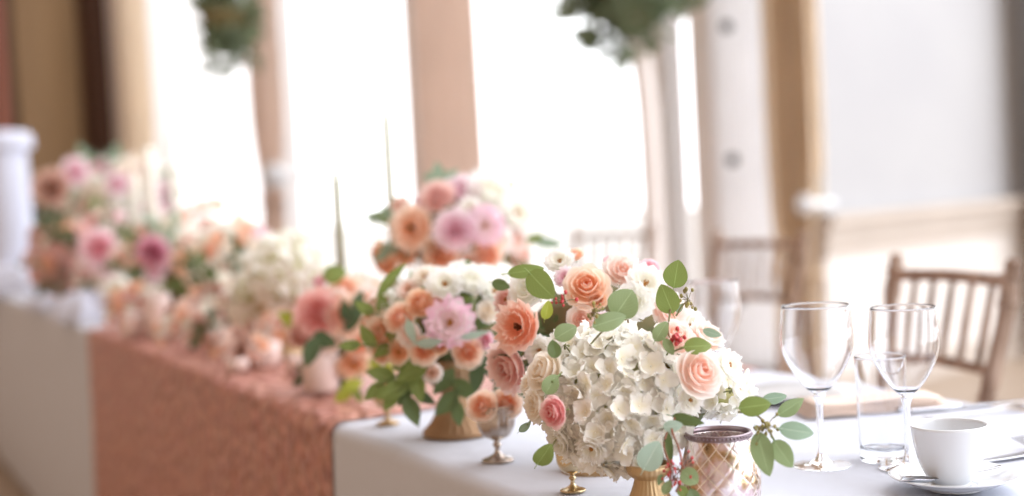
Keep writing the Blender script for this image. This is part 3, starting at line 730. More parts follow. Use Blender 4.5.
# cutlery
def ribbon(pts, ws, th, dome=None):
    """solid bar along pts with widths ws and thickness th"""
    pts = bez(pts, 6); n = len(pts); mb = MB(); vs = []
    for i, p in enumerate(pts):
        t = (pts[min(i+1,n-1)]-pts[max(i-1,0)]).normalized(); sd = t.cross(Vector((0,0,1))).normalized()
        x = i/(n-1)*(len(ws)-1); k = min(int(x), len(ws)-2); w = ws[k]+(ws[k+1]-ws[k])*(x-k); u = Vector((0,0,th/2))
        dd = (dome[k]+(dome[k+1]-dome[k])*(x-k)) if dome else 0
        for q in range(7):
            a = (q/6*2-1); vs.append(p + sd*w*a*.5 + u*(1-.5*a*a) + Vector((0,0,dd*a*a)))
        for q in range(6, -1, -1):
            a = (q/6*2-1); vs.append(p + sd*w*a*.5 - u*(1-.5*a*a) + Vector((0,0,dd*a*a)))
    fs = [(i*14+k, i*14+(k+1) % 14, (i+1)*14+(k+1) % 14, (i+1)*14+k) for i in range(n-1) for k in range(14)] + [tuple(range(13,-1,-1)), tuple((n-1)*14+k for k in range(14))]
    mb.add(vs, fs); return mb
# teaspoon lying on the saucer
a = T(901, 481, TZ+.019); b = T(936, 481, TZ+.013); e = T(1001, 466, TZ+.021)
base = a.copy(); r = empty('teaspoon', base, 'silver teaspoon lying across the saucer in front of the cup', 'spoon')
dirn = (b-a).normalized()
m = ribbon([a-base, a.lerp(b,.3)-base-Vector((0,0,.001)), a.lerp(b,.7)-base-Vector((0,0,.001)), b-base+Vector((0,0,.003))], [.003,.019,.024,.021,.008], .0014, [0,.004,.005,.004,.0]); m.build('spoon_bowl', M['steel'], r)
sd2 = T(945, 492, TZ+.012)
m = ribbon([b-base+Vector((0,0,.003)), T(958,475,TZ+.0135)-base, T(980,471,TZ+.017)-base, e-base], [.006,.004,.0045,.009], .0018); m.build('spoon_handle', M['steel'], r)
def knife(p, q, label, group=None):
    p = Vector(p); q = Vector(q); r = empty('table_knife', p, label, 'knife', group)
    m = ribbon([Vector((0,0,.003)), (q-p)*.25+Vector((0,0,.003)), (q-p)*.45+Vector((0,0,.003))], [.010,.013,.009], .006); m.build('knife_handle', M['steel'], r)
    m = ribbon([(q-p)*.45+Vector((0,0,.003)), (q-p)*.7+Vector((0,0,.0025)), q-p+Vector((0,0,.002))], [.012,.019,.018,.004], .0016); m.build('blade', M['steel'], r); return r
q0 = T(976, 464); q1 = q0 + (T(1030, 455)-q0).normalized()*.21
knife(q1, q0, 'steel table knife running from behind the cup towards the table end')
def fork(p, q, label):
    p = Vector(p); q = Vector(q); r = empty('table_fork', p, label, 'fork'); d = q-p; s = d.normalized().cross(Vector((0,0,1)))
    m = ribbon([Vector((0,0,.003)), d*.35+Vector((0,0,.004)), d*.66+Vector((0,0,.008)), d*.74+Vector((0,0,.006))], [.012,.007,.006,.022], .002); m.build('fork_handle', M['steel'], r)
    for k in range(4):
        o = s*(.0075*(k-1.5)*.85); m = MB(); m.tube([d*.73+o+Vector((0,0,.006)), d*.86+o+Vector((0,0,.004)), d+o+Vector((0,0,.012))], [.0018,.0015,.0008], 6); m.build('tine', M['steel'], r)
    return r
q0 = T(1017, 446); q1 = T(1080, 456); fork(q0 + (q1-q0).normalized()*.19, q0, 'steel fork whose tines reach in from the table end by the cup')
q0 = T(905, 413); q1 = q0 + (T(1000,404)-q0).normalized()*.2; knife(q0, q1, 'blurred steel knife laid beyond the cup near the far table edge')
q0 = T(925, 420); q1 = q0 + (T(1010,411)-q0).normalized()*.2
fork(q0 + Vector((0,0,0)), q1, 'blurred fork beside the far knife near the wooden chair')
# napkin: rolled / folded linen
def napkin(p, q, w, h, label):
    p = Vector(p); q = Vector(q); d = q-p; s = d.normalized().cross(Vector((0,0,1))).normalized(); r = empty('folded_napkin', p, label, 'napkin')
    for k in range(3):
        mb = MB(); hh = h/3; sc_ = 1-.05*k
        def fn(u, v, k=k):
            a = 2*PI*u; cx = math.copysign(abs(math.cos(a))**.5, math.cos(a)); sx = math.copysign(abs(math.sin(a))**.5, math.sin(a))
            return d*(.02*k+v*sc_) + s*(w*.5*cx*sc_) + Vector((0,0,hh*(k+.5)+hh*.5*sx+.001*math.sin(v*9+k)))
        mb.grid(fn, 24, 10, True)
        n = 24; mb.f += [tuple(range(23,-1,-1)), tuple(10*24+i for i in range(24))]
        mb.build('fold', M['linen'], r)
    return r
napkin(T(800, 415), T(940, 405), .085, .020, 'folded cream linen napkin behind the wine glasses')
# side plate near the tumbler behind
pl = T(800, 398); r = empty('side_plate', pl, 'blurred white plate beyond the napkin on the far side', 'plate')
m = MB(); m.lathe([(.0003,.001),(.06,.001),(.095,.012),(.0955,.0135),(.06,.004),(.0003,.004)], 48); m.build('plate_dish', M['china'], r)
# ================================================================== VASES
FL = 26
def flute(r, z, a, k=.05): return r*(1+k*abs(math.sin(a*FL/2))-k*.5)
def gold_vase(loc, k, label, mat='gold', kb=1., kx=1.):
    r = empty('pedestal_vase', loc, label, 'vase')
    ft = prof([(.047,0),(.0475,.006),(.043,.010),(.036,.018),(.026,.036),(.020,.052),(.0185,.060)], 5)
    m = MB(); m.lathe([(.0003,.0)] + [(x*k*kx, z*k) for x, z in ft], 104, mod=lambda q, z, a: flute(q, z, a) if z > .008*k else q); m.build('foot', M[mat], r)
    bl = prof([(.0185,.058),(.030,.066),(.046,.082),(.053,.102),(.051,.116),(.055,.124)], 5)
    bl = [(.0185+(x-.0185)*kb, .058+(z-.058)*kb) for x, z in bl]
    m = MB(); m.lathe([(x*k, z*k) for x, z in bl] + [((x-.004)*k, z*k) for x, z in bl[::-1]], 104, mod=lambda q, z, a: flute(q, z, a, .035)); m.build('bowl', M[mat], r)
    return r
va = T(651, 522); vb = T(597, 470); vc = T(458, 434)
gold_vase(va, .80, 'fluted gold pedestal vase under the large white hydrangea', kb=.3)
gold_vase(vb, .95, 'gold pedestal vase behind the small brass goblet', kb=.7)
gold_vase(vc, 1.08, 'brown-gold pedestal vase below the pink ruffled bloom', mat='bronze', kb=.7)
def goblet(loc, k, label, mat, flutes=False):
    r = empty('goblet', loc, label, 'goblet')
    st = prof([(.021,0),(.0205,.003),(.012,.006),(.0045,.011),(.0038,.018),(.0062,.021),(.004,.025),(.006,.029)], 4)
    m = MB(); m.lathe([(.0003,0)]+[(x*k, z*k) for x, z in st], 36); m.build('stem_and_foot', M[mat], r)
    bl = prof([(.005,.028),(.016,.033),(.0235,.045),(.0255,.060),(.0262,.074)], 4)
    m = MB(); m.lathe([(x*k, z*k) for x, z in bl]+[((x-.0015)*k, z*k+.0005) for x, z in bl[::-1][:-2]], 48, mod=(lambda q, z, a: q*(1+.03*math.sin(12*a))) if flutes else None); m.build('cup', M[mat], r)
    return r
ga = goblet(T(573, 491), .72, 'small polished brass goblet under the left of the hydrangea bouquet', 'goldpolish')
gs = goblet(T(498, 461), 1.0, 'antique silver goblet holding two small peach roses', 'silver', True)
gg = goblet(T(388, 424), .85, 'little gold goblet on the white cloth near the sequin runner', 'gold')
# mercury candle holder
mv = T(722, 515); r = empty('candle_holder', mv, 'mercury glass candle holder with diamond pattern and dark beaded rim', 'candle holder')
bp_ = prof([(.030,.0),(.036,.004),(.0405,.016),(.0425,.034),(.0410,.052),(.0365,.070),(.0335,.080),(.0330,.084)], 8)
def quilt(q, z, a):
    u = a/(2*PI)*14; v = z/.084*4.4
    f = lambda x: abs((x % 1)-.5)*2
    e = min(1-f(u+v), 1-f(u-v)); return q*(1 - .030*max(0, 1-e*5))
m = MB(); m.lathe([(.0003,.0)] + bp_ + [(x-.002, z) for x, z in bp_[::-1]] + [(.0003,.004)], 168, mod=quilt); 
m.uv = [(u, (Vector(v).z)/.084) for (u, _), v in zip(m.uv, m.v)]; m.build('glass_cup', M['mercury'], r)
m = MB()
m.lathe([(.0325,.083),(.0345,.083),(.0350,.0842),(.0345,.0855),(.0348,.0875),(.0352,.0885),(.0345,.0895),(.0328,.0895),(.0322,.086),(.0325,.083)], 80)
for k in range(52): a = 2*PI*k/52; m.sphere((.0350*math.cos(a), .0350*math.sin(a), .0862), .0014, 6, 5)
m.build('beaded_rim', M['pewter'], r)
# tea light in the holder
m = MB(); m.lathe([(.0003,.005),(.019,.005),(.019,.018),(.0185,.019),(.0003,.018)], 24); o = m.build('tea_light', M['wax'], None, loc=mv); tag(o, 'white tea light inside the mercury glass holder', 'candle')
# ================================================================== BLOOMS
TOC = -ray(512, 300).normalized()
def B(cx, cy, px, py, d, rx, ry, kind, color, rpx, label, group=None, parts=True, stam=None, dd=None, outw=.75):
    """bloom on the front of a bouquet centred (cx,cy) at depth d with radii rx, ry in pixels"""
    ux, uy = (px-cx)/rx, (py-cy)/ry; k = 1-ux*ux-uy*uy
    uz = math.sqrt(k) if k > 0 else 0
    depth = d - uz*rx*.8/F*d + (dd or 0)
    loc = P(px, py, depth)
    ax = SX*ux*outw - SY*uy*outw + SZ*(max(uz, .35)) + Vector((0,0,.12))
    return bloom(kind, color, loc, ax.normalized(), rpx/F*depth, label, group, parts, stam)
# bouquet A (front): hydrangea
dA = 1.53
hc = P(617, 401, dA+.01); hydrangea(hc, .081, (SZ+Vector((-.05,0,.25))).normalized(), 'large white hydrangea head in the gold pedestal vase', 100, .0144, seed=4, span=1.0, more=190)
hc2 = P(574, 356, dA+.03); 
hydrangea(P(722, 388, dA+.035), .030, (SZ+Vector((.5,0,.2))).normalized(), 'small white floret cluster above the mercury candle holder', 34, .0115, seed=9)
A_ = (640, 392, )
def BA(px, py, kind, col, r, label, dd=0., **k): return B(640, 392, px, py, dA+.02, 112, 82, kind, col, r, label, dd=dd, **k)
BA(699, 372, 'rose', 'blush', 27, 'open blush rose at the hydrangea\'s side above the mercury holder', dd=-.01)
BA(675, 338, 'rose', 'blush', 22, 'blush rose tucked behind red berries above the hydrangea', dd=.02)
BA(706, 338, 'peony', 'blush', 20, 'pale pink bloom under the small olive leaf', dd=.03)
BA(728, 366, 'lis', 'white', 17, 'white bloom on the outer edge above the trailing eucalyptus', dd=.0)
BA(738, 390, 'lis', 'white', 13, 'small white bloom beside the big olive eucalyptus leaf', dd=.0)
BA(554, 412, 'rose', 'rosepink', 17, 'pink rosebud beside the hydrangea head', dd=-.035)
BA(545, 372, 'rose', 'cream', 24, 'cream rose between the dark round leaves and the hydrangea', dd=.0)
BA(538, 404, 'peony', 'cream', 19, 'cream bloom at the outer edge beside the pink rosebud', dd=.0)
BA(560, 340, 'lis', 'white', 15, 'small white bloom at the top corner of the hydrangea', dd=.0)
BA(562, 440, 'peony', 'white', 18, 'white bloom hanging over the small brass goblet', dd=.0)
BA(592, 448, 'lis', 'white', 16, 'white bloom at the underside of the hydrangea', dd=-.01)
BA(530, 384, 'lis', 'cream', 13, 'small cream bloom touching the dusty pink peony', dd=.02)
BA(690, 400, 'lis', 'white', 14, 'white bloom tucked under the open blush rose', dd=.0)
# core foliage under bouquet A
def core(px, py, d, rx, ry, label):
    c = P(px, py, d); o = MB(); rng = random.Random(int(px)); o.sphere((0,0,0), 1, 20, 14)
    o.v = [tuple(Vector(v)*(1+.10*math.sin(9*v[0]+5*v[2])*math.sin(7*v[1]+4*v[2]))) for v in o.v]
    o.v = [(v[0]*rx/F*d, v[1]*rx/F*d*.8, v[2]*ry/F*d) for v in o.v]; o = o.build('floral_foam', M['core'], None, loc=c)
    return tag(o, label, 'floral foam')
core(655, 392, dA+.06, 58, 42, 'dark green floral foam ball inside the hydrangea bouquet')
# bouquet B
dB = 1.80
def BB(px, py, kind, col, r, label, dd=0., **k): return B(605, 325, px, py, dB, 125, 95, kind, col, r, label, dd=dd, **k)
BB(587, 287, 'rose', 'peach', 24, 'peach rose with a deep heart above the hydrangea')
BB(519, 327, 'lis', 'orange', 26, 'orange ruffled bloom beside the hydrangea bouquet', stam='dark')
BB(529, 290, 'peony', 'white', 22, 'white peony behind the large olive leaf', dd=.02)
BB(510, 366, 'peony', 'dusty', 28, 'dusty pink peony below the orange ruffled bloom')
BB(507, 300, 'lis', 'dusty', 15, 'dusty pink bloom just above the orange ruffled one', dd=.02)
BB(582, 320, 'rose', 'blush', 16, 'small blush rose below the peach rose')
BB(602, 320, 'lis', 'lilac', 9, 'tiny lilac bloom beside the seed cluster', dd=-.03)
BB(622, 272, 'peony', 'blush', 20, 'pale blush bloom right of the peach rose', dd=.02)
BB(645, 284, 'lis', 'white', 20, 'white bloom behind the upright eucalyptus leaves', dd=0)
BB(650, 268, 'rose', 'pink', 11, 'tiny pink bloom high above the hydrangea', dd=.03)
BB(612, 262, 'rose', 'pink', 9, 'tiny pink bloom on top of the middle bouquet', dd=.03)
BB(634, 302, 'peony', 'white', 20, 'white bloom between round eucalyptus leaf and upright sprig')
BB(560, 262, 'lis', 'white', 15, 'white bloom left of the peach rose top', dd=.03)
BB(566, 278, 'lis', 'lilac', 12, 'small lilac bloom left of the peach rose', dd=.02)
BB(668, 312, 'peony', 'blush', 20, 'blush bloom under the upright green sprig', dd=.02)
BB(575, 255, 'rose', 'peach', 9, 'small peach bud above the peach rose', dd=.04)
BB(598, 300, 'rose', 'apricot', 10, 'small apricot bud between peach rose and round leaf')
BB(540, 350, 'lis', 'white', 16, 'white bloom under the olive bud leaf', dd=.03)
BB(690, 325, 'lis', 'white', 16, 'white bloom at the far edge of the middle bouquet', dd=.03)
core(605, 335, dB+.04, 75, 50, 'dark floral foam ball inside the peach rose bouquet')
# bouquet C
dC = 2.06
def BC(px, py, kind, col, r, label, dd=0., **k): return B(448, 335, px, py, dC, 98, 80, kind, col, r, label, dd=dd, **k)
BC(450, 323, 'lis', 'picotee', 25, 'pink ruffled bloom with an ochre heart')
BC(468, 352, 'rose', 'peach', 17, 'peach rose under the pink ruffled bloom')
BC(424, 350, 'rose', 'peach', 16, 'peach rose to the lower side of the pink ruffled bloom')
BC(400, 318, 'rose', 'peach', 17, 'peach rose next to the narrow grey leaf')
BC(420, 303, 'rose', 'apricot', 16, 'apricot rose above the narrow grey leaf')
BC(383, 334, 'peony', 'peach', 22, 'broad peach bloom at the outer end of the third bouquet', dd=.02)
BC(445, 285, 'lis', 'white', 19, 'white bloom above the pink ruffled bloom', dd=0)
BC(471, 281, 'peony', 'white', 19, 'white bloom second from the eucalyptus leaves', dd=0)
BC(494, 292, 'lis', 'white', 18, 'white bloom against the dusty pink peony bouquet')
BC(488, 312, 'peony', 'cream', 12, 'greenish cream bud between pink and orange ruffled blooms')
BC(425, 278, 'lis', 'cream', 14, 'cream bloom under the tall peach blooms', dd=.02)
BC(409, 290, 'lis', 'blush', 13, 'blush bloom over the apricot rose', dd=.02)
BC(485, 340, 'rose', 'pink', 10, 'small pink bud beside the lower peach rose')
BC(375, 305, 'rose', 'blush', 13, 'blush rose beside the long green leaf', dd=.02)
BC(436, 306, 'rose', 'orange', 12, 'orange bud tucked beside the pink ruffled bloom', dd=.01)
BC(399, 352, 'lis', 'apricot', 13, 'apricot bloom low among the dark leaves', dd=.01)
for q_ in ((462,274,16,'open white bloom below the rose-hearted pink one, front bouquet'),(486,278,16,'white bloom between tall flowers and orange ruffled bloom'),(507,274,13,'white bloom touching the large olive leaves'),(436,278,13,'white bloom under the orange-hearted apricot rose')):
    BC(q_[0], q_[1], 'peony', 'white', q_[2], q_[3].replace(', front bouquet',''), dd=.03)
BC(372, 320, 'rose', 'peach', 14, 'peach rose midway between coral peony and third bouquet', dd=.03)
BC(382, 352, 'rose', 'peach', 13, 'peach rose over the hanging dark leaf', dd=.01)
BC(410, 335, 'lis', 'blush', 13, 'blush bloom among three peach roses', dd=.0)
BC(388, 300, 'lis', 'white', 11, 'small white bloom at the end of the long green leaf', dd=.02)
BC(440, 345, 'rose', 'apricot', 10, 'small apricot rose under the pale narrow grey leaf', dd=.0)
BC(432, 372, 'lis', 'blush', 11, 'blush bloom deep among the dark leaves', dd=.02)
core(448, 335, dC+.04, 62, 40, 'dark floral foam ball inside the third bouquet')
# roses in silver goblet
bloom('rose', 'peach', P(482, 406, 1.84), (SZ+Vector((-.4,0,.35))).normalized(), .0215, 'peach rose leaning from the silver goblet away from the hydrangea')
bloom('rose', 'peach', P(507, 403, 1.85), (SZ+Vector((.3,0,.4))).normalized(), .0215, 'peach rose standing upright in the silver goblet')
bloom('rose', 'apricot', P(389, 396, 2.2), (SZ+Vector((0,0,.6))).normalized(), .018, 'small apricot rose in the little gold goblet')
# bouquet D (tall)
dD = 2.75
def BD(px, py, kind, col, r, label, dd=0., **k): return B(455, 228, px, py, dD, 88, 62, kind, col, r, label, dd=dd, **k)
vd = P(455, 300, dD); vd.z = TZ
sd = empty('tall_stand', vd, 'tall slim gold stand lifting the pink and peach flowers', 'stand')
zt = P(455, 262, dD).z - TZ
m = MB(); m.lathe([(.0003,0)]+prof([(.055,0),(.055,.006),(.03,.014),(.009,.04),(.008,.1)],4), 40); m.build('foot', M['gold'], sd)
m = MB(); m.lathe(prof([(.008,.1),(.008,zt-.06),(.012,zt-.04)],6), 24); m.build('stem', M['gold'], sd)
m = MB(); m.lathe(prof([(.012,zt-.04),(.05,zt-.02),(.06,zt+.01)],5)+[(.056,zt+.01),(.0003,zt-.015)], 40); m.build('bowl', M['gold'], sd)
BD(412, 228, 'lis', 'peach', 23, 'peach bloom with a dark heart on the tall stand', stam='dark')
BD(385, 258, 'rose', 'apricot', 20, 'apricot rose at the low outer end of the tall flowers', dd=.03)
BD(441, 254, 'rose', 'apricot', 19, 'orange-hearted apricot rose low in the tall arrangement')
BD(455, 230, 'peony', 'lilac', 22, 'large lilac-pink peony on the tall stand')
BD(484, 226, 'lis', 'picotee', 20, 'pink bloom with a rose heart on the tall stand')
BD(438, 197, 'peony', 'dusty', 18, 'mauve bloom high under the wide curtain')
BD(462, 192, 'peony', 'lilac', 20, 'lilac bloom at the top of the tall flowers', dd=.03)
BD(490, 193, 'peony', 'white', 26, 'white peony at the top of the tall flowers', dd=.02)
BD(515, 214, 'lis', 'white', 22, 'white bloom facing the windows on the tall flowers', dd=.04)
BD(488, 254, 'rose', 'peach', 17, 'peach rose under the rose-hearted pink bloom')
BD(512, 238, 'peony', 'blush', 16, 'blush bloom near the far bright windows', dd=.04)
BD(405, 252, 'lis', 'apricot', 15, 'small apricot bloom between two larger ones', dd=.03)
BD(520, 255, 'rose', 'blush', 16, 'blush rose trailing off the tall arrangement', dd=.05)
BD(470, 208, 'lis', 'white', 12, 'small white bloom between lilac and rose-hearted ones')
BD(430, 246, 'lis', 'cream', 10, 'tiny cream bloom under the dark-hearted peach one')
BD(500, 240, 'lis', 'white', 14, 'white bloom below the rose-hearted pink one', dd=.02)
BD(468, 262, 'lis', 'blush', 13, 'blush bloom at the base of the tall flowers')
BD(400, 205, 'rose', 'blush', 11, 'blush bud above the dark-hearted peach bloom', dd=.04)
BD(425, 205, 'lis', 'lilac', 13, 'small lilac bloom over the dark-hearted peach one', dd=.03)
core(457, 235, dD+.05, 52, 36, 'dark floral foam ball on the tall gold stand')
# bouquet E
dE = 2.62
def BE(px, py, kind, col, r, label, dd=0., **k): return B(338, 325, px, py, dE, 62, 62, kind, col, r, label, dd=dd, **k)
BE(318, 313, 'peony', 'coral', 25, 'coral peony at the end of the sequin runner')
BE(346, 316, 'rose', 'peach', 23, 'peach rose touching the coral peony')
BE(345, 289, 'rose', 'peach', 17, 'small peach rose above the coral peony', dd=.02)
BE(321, 281, 'rose', 'pink', 9, 'tiny pink bud over the coral peony', dd=.02)
BE(362, 343, 'rose', 'peach', 17, 'peach rose low beside the glass votive')
BE(353, 364, 'lis', 'apricot', 16, 'apricot bloom above the lime leaves')
BE(368, 300, 'lis', 'blush', 16, 'blush bloom between coral peony and third bouquet', dd=.02)
BE(358, 282, 'lis', 'white', 13, 'white bloom over the upper peach rose', dd=.03)
BE(374, 286, 'rose', 'cream', 12, 'cream rose near the long green leaf', dd=.03)
BE(338, 300, 'lis', 'blush', 12, 'blush bloom between the two upper peach roses', dd=.0)
BE(376, 326, 'rose', 'peach', 14, 'peach rose at the side facing the third bouquet', dd=.02)
BE(300, 335, 'rose', 'dusty', 14, 'dusty rose behind the deep green leaf', dd=.02)
BE(330, 342, 'rose', 'blush', 12, 'blush rosebud above the glass votive')
core(338, 332, dE+.04, 36, 34, 'dark floral foam ball behind the coral peony')
ve = P(338, 345, dE+.04); ve.z = TZ; gold_vase(ve, .85, 'gold pedestal vase under the coral peony')
# hydrangea F
hydrangea(P(287, 270, 3.15), .085, (SZ+Vector((0,0,.6))).normalized(), 'blurred white hydrangea rising beside the coral peony', 95, .018, seed=21, parts=False)
hydrangea(P(262, 300, 3.25), .075, (SZ+Vector((0,0,.3))).normalized(), 'blurred cream hydrangea just under the rear white one', 80, .018, seed=22, parts=False)
vf = P(285, 300, 3.2); vf.z = TZ; gold_vase(vf, 1.1, 'gold pedestal vase under the blurred white hydrangea')
# far arrangements
SEEN = {}
def uniq(label, group):
    """a label used twice is shared by look-alikes of one group"""
    SEEN[label] = SEEN.get(label, 0) + 1; return label, group
def cluster(cx, cy, d, rx, ry, n, pal, rr, where, seed, kinds=('rose','peony','lis'), fill=True):
    rng = random.Random(seed); placed = []
    tries = 0
    while len(placed) < n and tries < 6000:
        tries += 1; u, v = rng.uniform(-1,1), rng.uniform(-1,1)
        if u*u+v*v > 1: continue
        r = rng.uniform(*rr); px, py = cx+u*rx, cy+v*ry
        if any((px-a)**2+(py-b)**2 < ((r+c)*.58)**2 for a, b, c in placed): continue
        if P(px, py, d).z - r/F*d < TZ + .004: continue
        placed.append((px, py, r)); col = rng.choice(pal); kd = rng.choice(kinds)
        ctx = {'white':'white','cream':'cream','peach':'peach','apricot':'apricot','pink':'pink','lilac':'lilac-pink','blush':'blush','coral':'coral','magenta':'deep pink','dusty':'dusty pink','copper':'coppery brown','rosepink':'rose pink','orange':'orange','hydr':'white'}[col]
        vv = 'topmost' if v < -.72 else 'upper' if v < -.28 else 'middle' if v < .28 else 'lower' if v < .72 else 'lowest'
        hh = 'far left' if u < -.6 else 'left' if u < -.2 else 'central' if u < .2 else 'right' if u < .6 else 'far right'
        lb = '%s blurred %s, %s %s among flowers %s' % (ctx, NAMES[kd], vv, hh, where)
        B(cx, cy, px, py, d, rx*1.15, ry*1.15, kd, col, r, lb, lb.replace(',', ''), parts=False)
    return placed
def sprigs(cx, cy, d, rx, ry, n, cols, where, seed, ln=(22,34), k=4, ratio=.5, pointed=.8):
    """green sprigs fanning out of an arrangement"""
    rng = random.Random(seed)
    for i in range(n):
        a = 2*PI*(i+rng.uniform(.15,.85))/n; x0, y0 = cx+rx*.35*math.cos(a), cy-ry*.35*math.sin(a); x1, y1 = cx+rx*1.02*math.cos(a), cy-ry*1.02*math.sin(a)
        dep = d - rng.uniform(-.02, .06)*d/2; lv = []; col = rng.choice(cols)
        while P(x1, y1, dep).z < TZ + .012 and abs(y1-y0) > 2: y1 -= 2
        for j in range(k):
            t = (j+.5)/k; sg = 1 if j % 2 else -1; l = rng.uniform(*ln)
            an = math.degrees(a) + sg*rng.uniform(25,55) if j < k-1 else math.degrees(a)
            if P(0, y0+(y1-y0)*t-math.sin(math.radians(an))*l*.9 + 0, dep).z < TZ - .02: an = abs(an % 360 - 180)*0 + (20 if math.cos(a) > 0 else 160)
            lv.append((x0+(x1-x0)*t+math.cos(math.radians(an))*l*.4, y0+(y1-y0)*t-math.sin(math.radians(an))*l*.4, l, l*ratio, an, dep, col, pointed))
        q = int(((math.degrees(a) + 22.5) % 360)//45); dr = ['rightwards','up to the right','straight up','up to the left','leftwards','down to the left','straight down','down to the right'][q]
        tone = {'dark':'dark green','deep':'deep green','lime':'lime green','olive':'olive green','grey':'grey-green'}[col]
        lb = '%s leafy sprig pointing %s %s' % (tone, dr, where)
        sprig(lb, lv, [(x0, y0, dep+.03), ((x0+x1)/2, (y0+y1)/2, dep), (x1, y1, dep)], group=lb, name='leaf_sprig', stemmat='stem')
cluster(226, 258, 3.75, 50, 32, 34, ['white','white','cream','lilac','cream','peach','blush','white'], (7,13), "mid-way along the runner", 31)
cluster(228, 312, 3.5, 44, 34, 30, ['apricot','peach','blush','copper','cream','white','dusty'], (6,11), "low over the sequin runner", 32)
cluster(190, 328, 3.45, 34, 26, 22, ['copper','peach','white','apricot','blush'], (5,10), "beside the ivory votive", 38)
cluster(240, 348, 3.0, 30, 16, 14, ['copper','peach','blush','apricot'], (5,9), 'beside the low votives', 46)
cluster(276, 330, 3.1, 26, 18, 11, ['copper','peach','apricot','blush'], (6,10), "under the blurred hydrangea", 39)
cluster(168, 258, 4.4, 40, 40, 34, ['white','cream','blush','peach','lilac','rosepink','copper','cream'], (7,13), "before the pale tapers", 33)
cluster(142, 312, 4.0, 36, 26, 22, ['copper','dusty','apricot','white','peach'], (6,11), 'around the orange votive', 40)
cluster(108, 258, 5.1, 40, 44, 28, ['pink','rosepink','blush','copper','white','peach','cream'], (8,14), "at the runner's far end", 34)
cluster(60, 258, 5.0, 32, 36, 28, ['copper','copper','apricot','dusty','copper','cream'], (8,13), "by the bunched linen", 35)
cluster(115, 190, 5.7, 66, 32, 40, ['lilac','white','cream','white','blush','cream','pink'], (7,14), "against the dark door", 36)
cluster(205, 222, 5.2, 34, 20, 12, ['peach','white','blush','cream'], (7,11), "below the first window", 37)
# key far blooms
bloom('peony', 'copper', P(52, 188, 5.1), SZ, .068, 'large coppery bloom beside the white pedestal and dark door', parts=False)
bloom('peony', 'pink', P(99, 248, 4.5), SZ, .062, 'large pink bloom in the far left flowers', parts=False)
bloom('peony', 'blush', P(122, 258, 4.45), SZ, .042, 'pale bloom touching the large far pink one', parts=False)
bloom('peony', 'magenta', P(153, 252, 3.95), SZ, .046, 'deep magenta bloom under the taper candles', parts=False)
bloom('peony', 'white', P(118, 290, 4.15), SZ, .046, 'white bloom above the orange votive', parts=False)
bloom('peony', 'lilac', P(75, 172, 5.15), SZ, .052, 'lilac bloom high against the dark door', parts=False)
bloom('peony', 'lilac', P(118, 184, 5.15), SZ, .045, 'lilac bloom beside the first taper candle', parts=False)
core(226, 285, 3.9, 58, 54, 'dark floral foam behind the runner flowers')
core(165, 270, 4.6, 38, 50, 'dark floral foam under the taper candles')
core(85, 270, 5.4, 52, 45, 'dark floral foam by the bunched linen')
core(108, 192, 5.9, 58, 26, 'dark floral foam on the far tall flowers')
vj = P(108, 205, 5.9); vj.z = TZ; gold_vase(vj, 2.6, 'tall blurred vase under the far tall flowers', kx=.8)
sprigs(232, 295, 3.45, 62, 52, 13, ['dark','deep','dark','deep','olive'], 'among the runner flowers', 41, ln=(14,22))
sprigs(165, 275, 4.25, 54, 56, 12, ['dark','deep','dark','grey'], 'under the taper candles', 42, ln=(13,20))
sprigs(90, 258, 5.0, 66, 50, 11, ['dark','deep','dark'], 'at the far end of the table', 43, ln=(13,20))
sprigs(108, 185, 5.6, 66, 34, 8, ['dark','grey','olive'], 'on the far tall flowers', 44, ln=(12,20))
sprigs(448, 345, 2.03, 95, 62, 11, ['dark','deep','olive','dark'], 'in the third bouquet', 45, ln=(24,38))
sprigs(455, 228, 2.72, 80, 56, 6, ['grey','dark','olive'], 'in the tall arrangement', 46, ln=(18,26))
sprigs(338, 345, 2.58, 50, 40, 6, ['dark','deep','lime'], 'around the coral peony', 47, ln=(20,30))
sprigs(595, 345, 1.79, 85, 40, 6, ['dark','deep','olive'], 'in the peach rose bouquet', 48, ln=(26,36))
# individually seen leaves: (px,py,len,wid,ang,depth,colour)
d1 = 1.50
sprig('upright eucalyptus sprig with two round leaves above the hydrangea',
 [(676,274,29,25,80,1.52,'olive'), (667,299,32,22,112,1.50,'olive'), (661,331,24,15,60,1.48,'euca'), (669,347,20,11,-60,1.47,'euca')],
 [(672,352,1.50),(668,330,1.49),(670,312,1.50),(671,290,1.52)], berries=('redberry', 16, .0042, .0022, 676, 338, 1.47))
sprig('eucalyptus sprig with one big round leaf on top of the hydrangea',
 [(624,303,32,31,55,1.47,'euca',.15), (610,321,38,18,18,1.46,'euca',.3), (566,332,26,20,35,1.48,'euca',.2), (554,349,19,15,100,1.47,'dark',.2)],
 [(590,345,1.50),(604,330,1.47),(622,318,1.47)], berries=('greenberry', 20, .005, .0017, 595, 312, 1.46))
sprig('olive eucalyptus sprig reaching over the blush bloom towards the glasses',
 [(698,346,29,18,4,1.46,'olive'), (712,333,20,10,-15,1.45,'grey')], [(672,352,1.49),(683,348,1.47),(706,344,1.5)])
sprig('brown bud cluster beside the upright leaves', [(680,308,12,6,60,1.58,'grey')], [(676,316,1.58),(683,305,1.58),(690,300,1.58)], berries=('greenberry', 12, .0055, .002, 688, 300, 1.58))
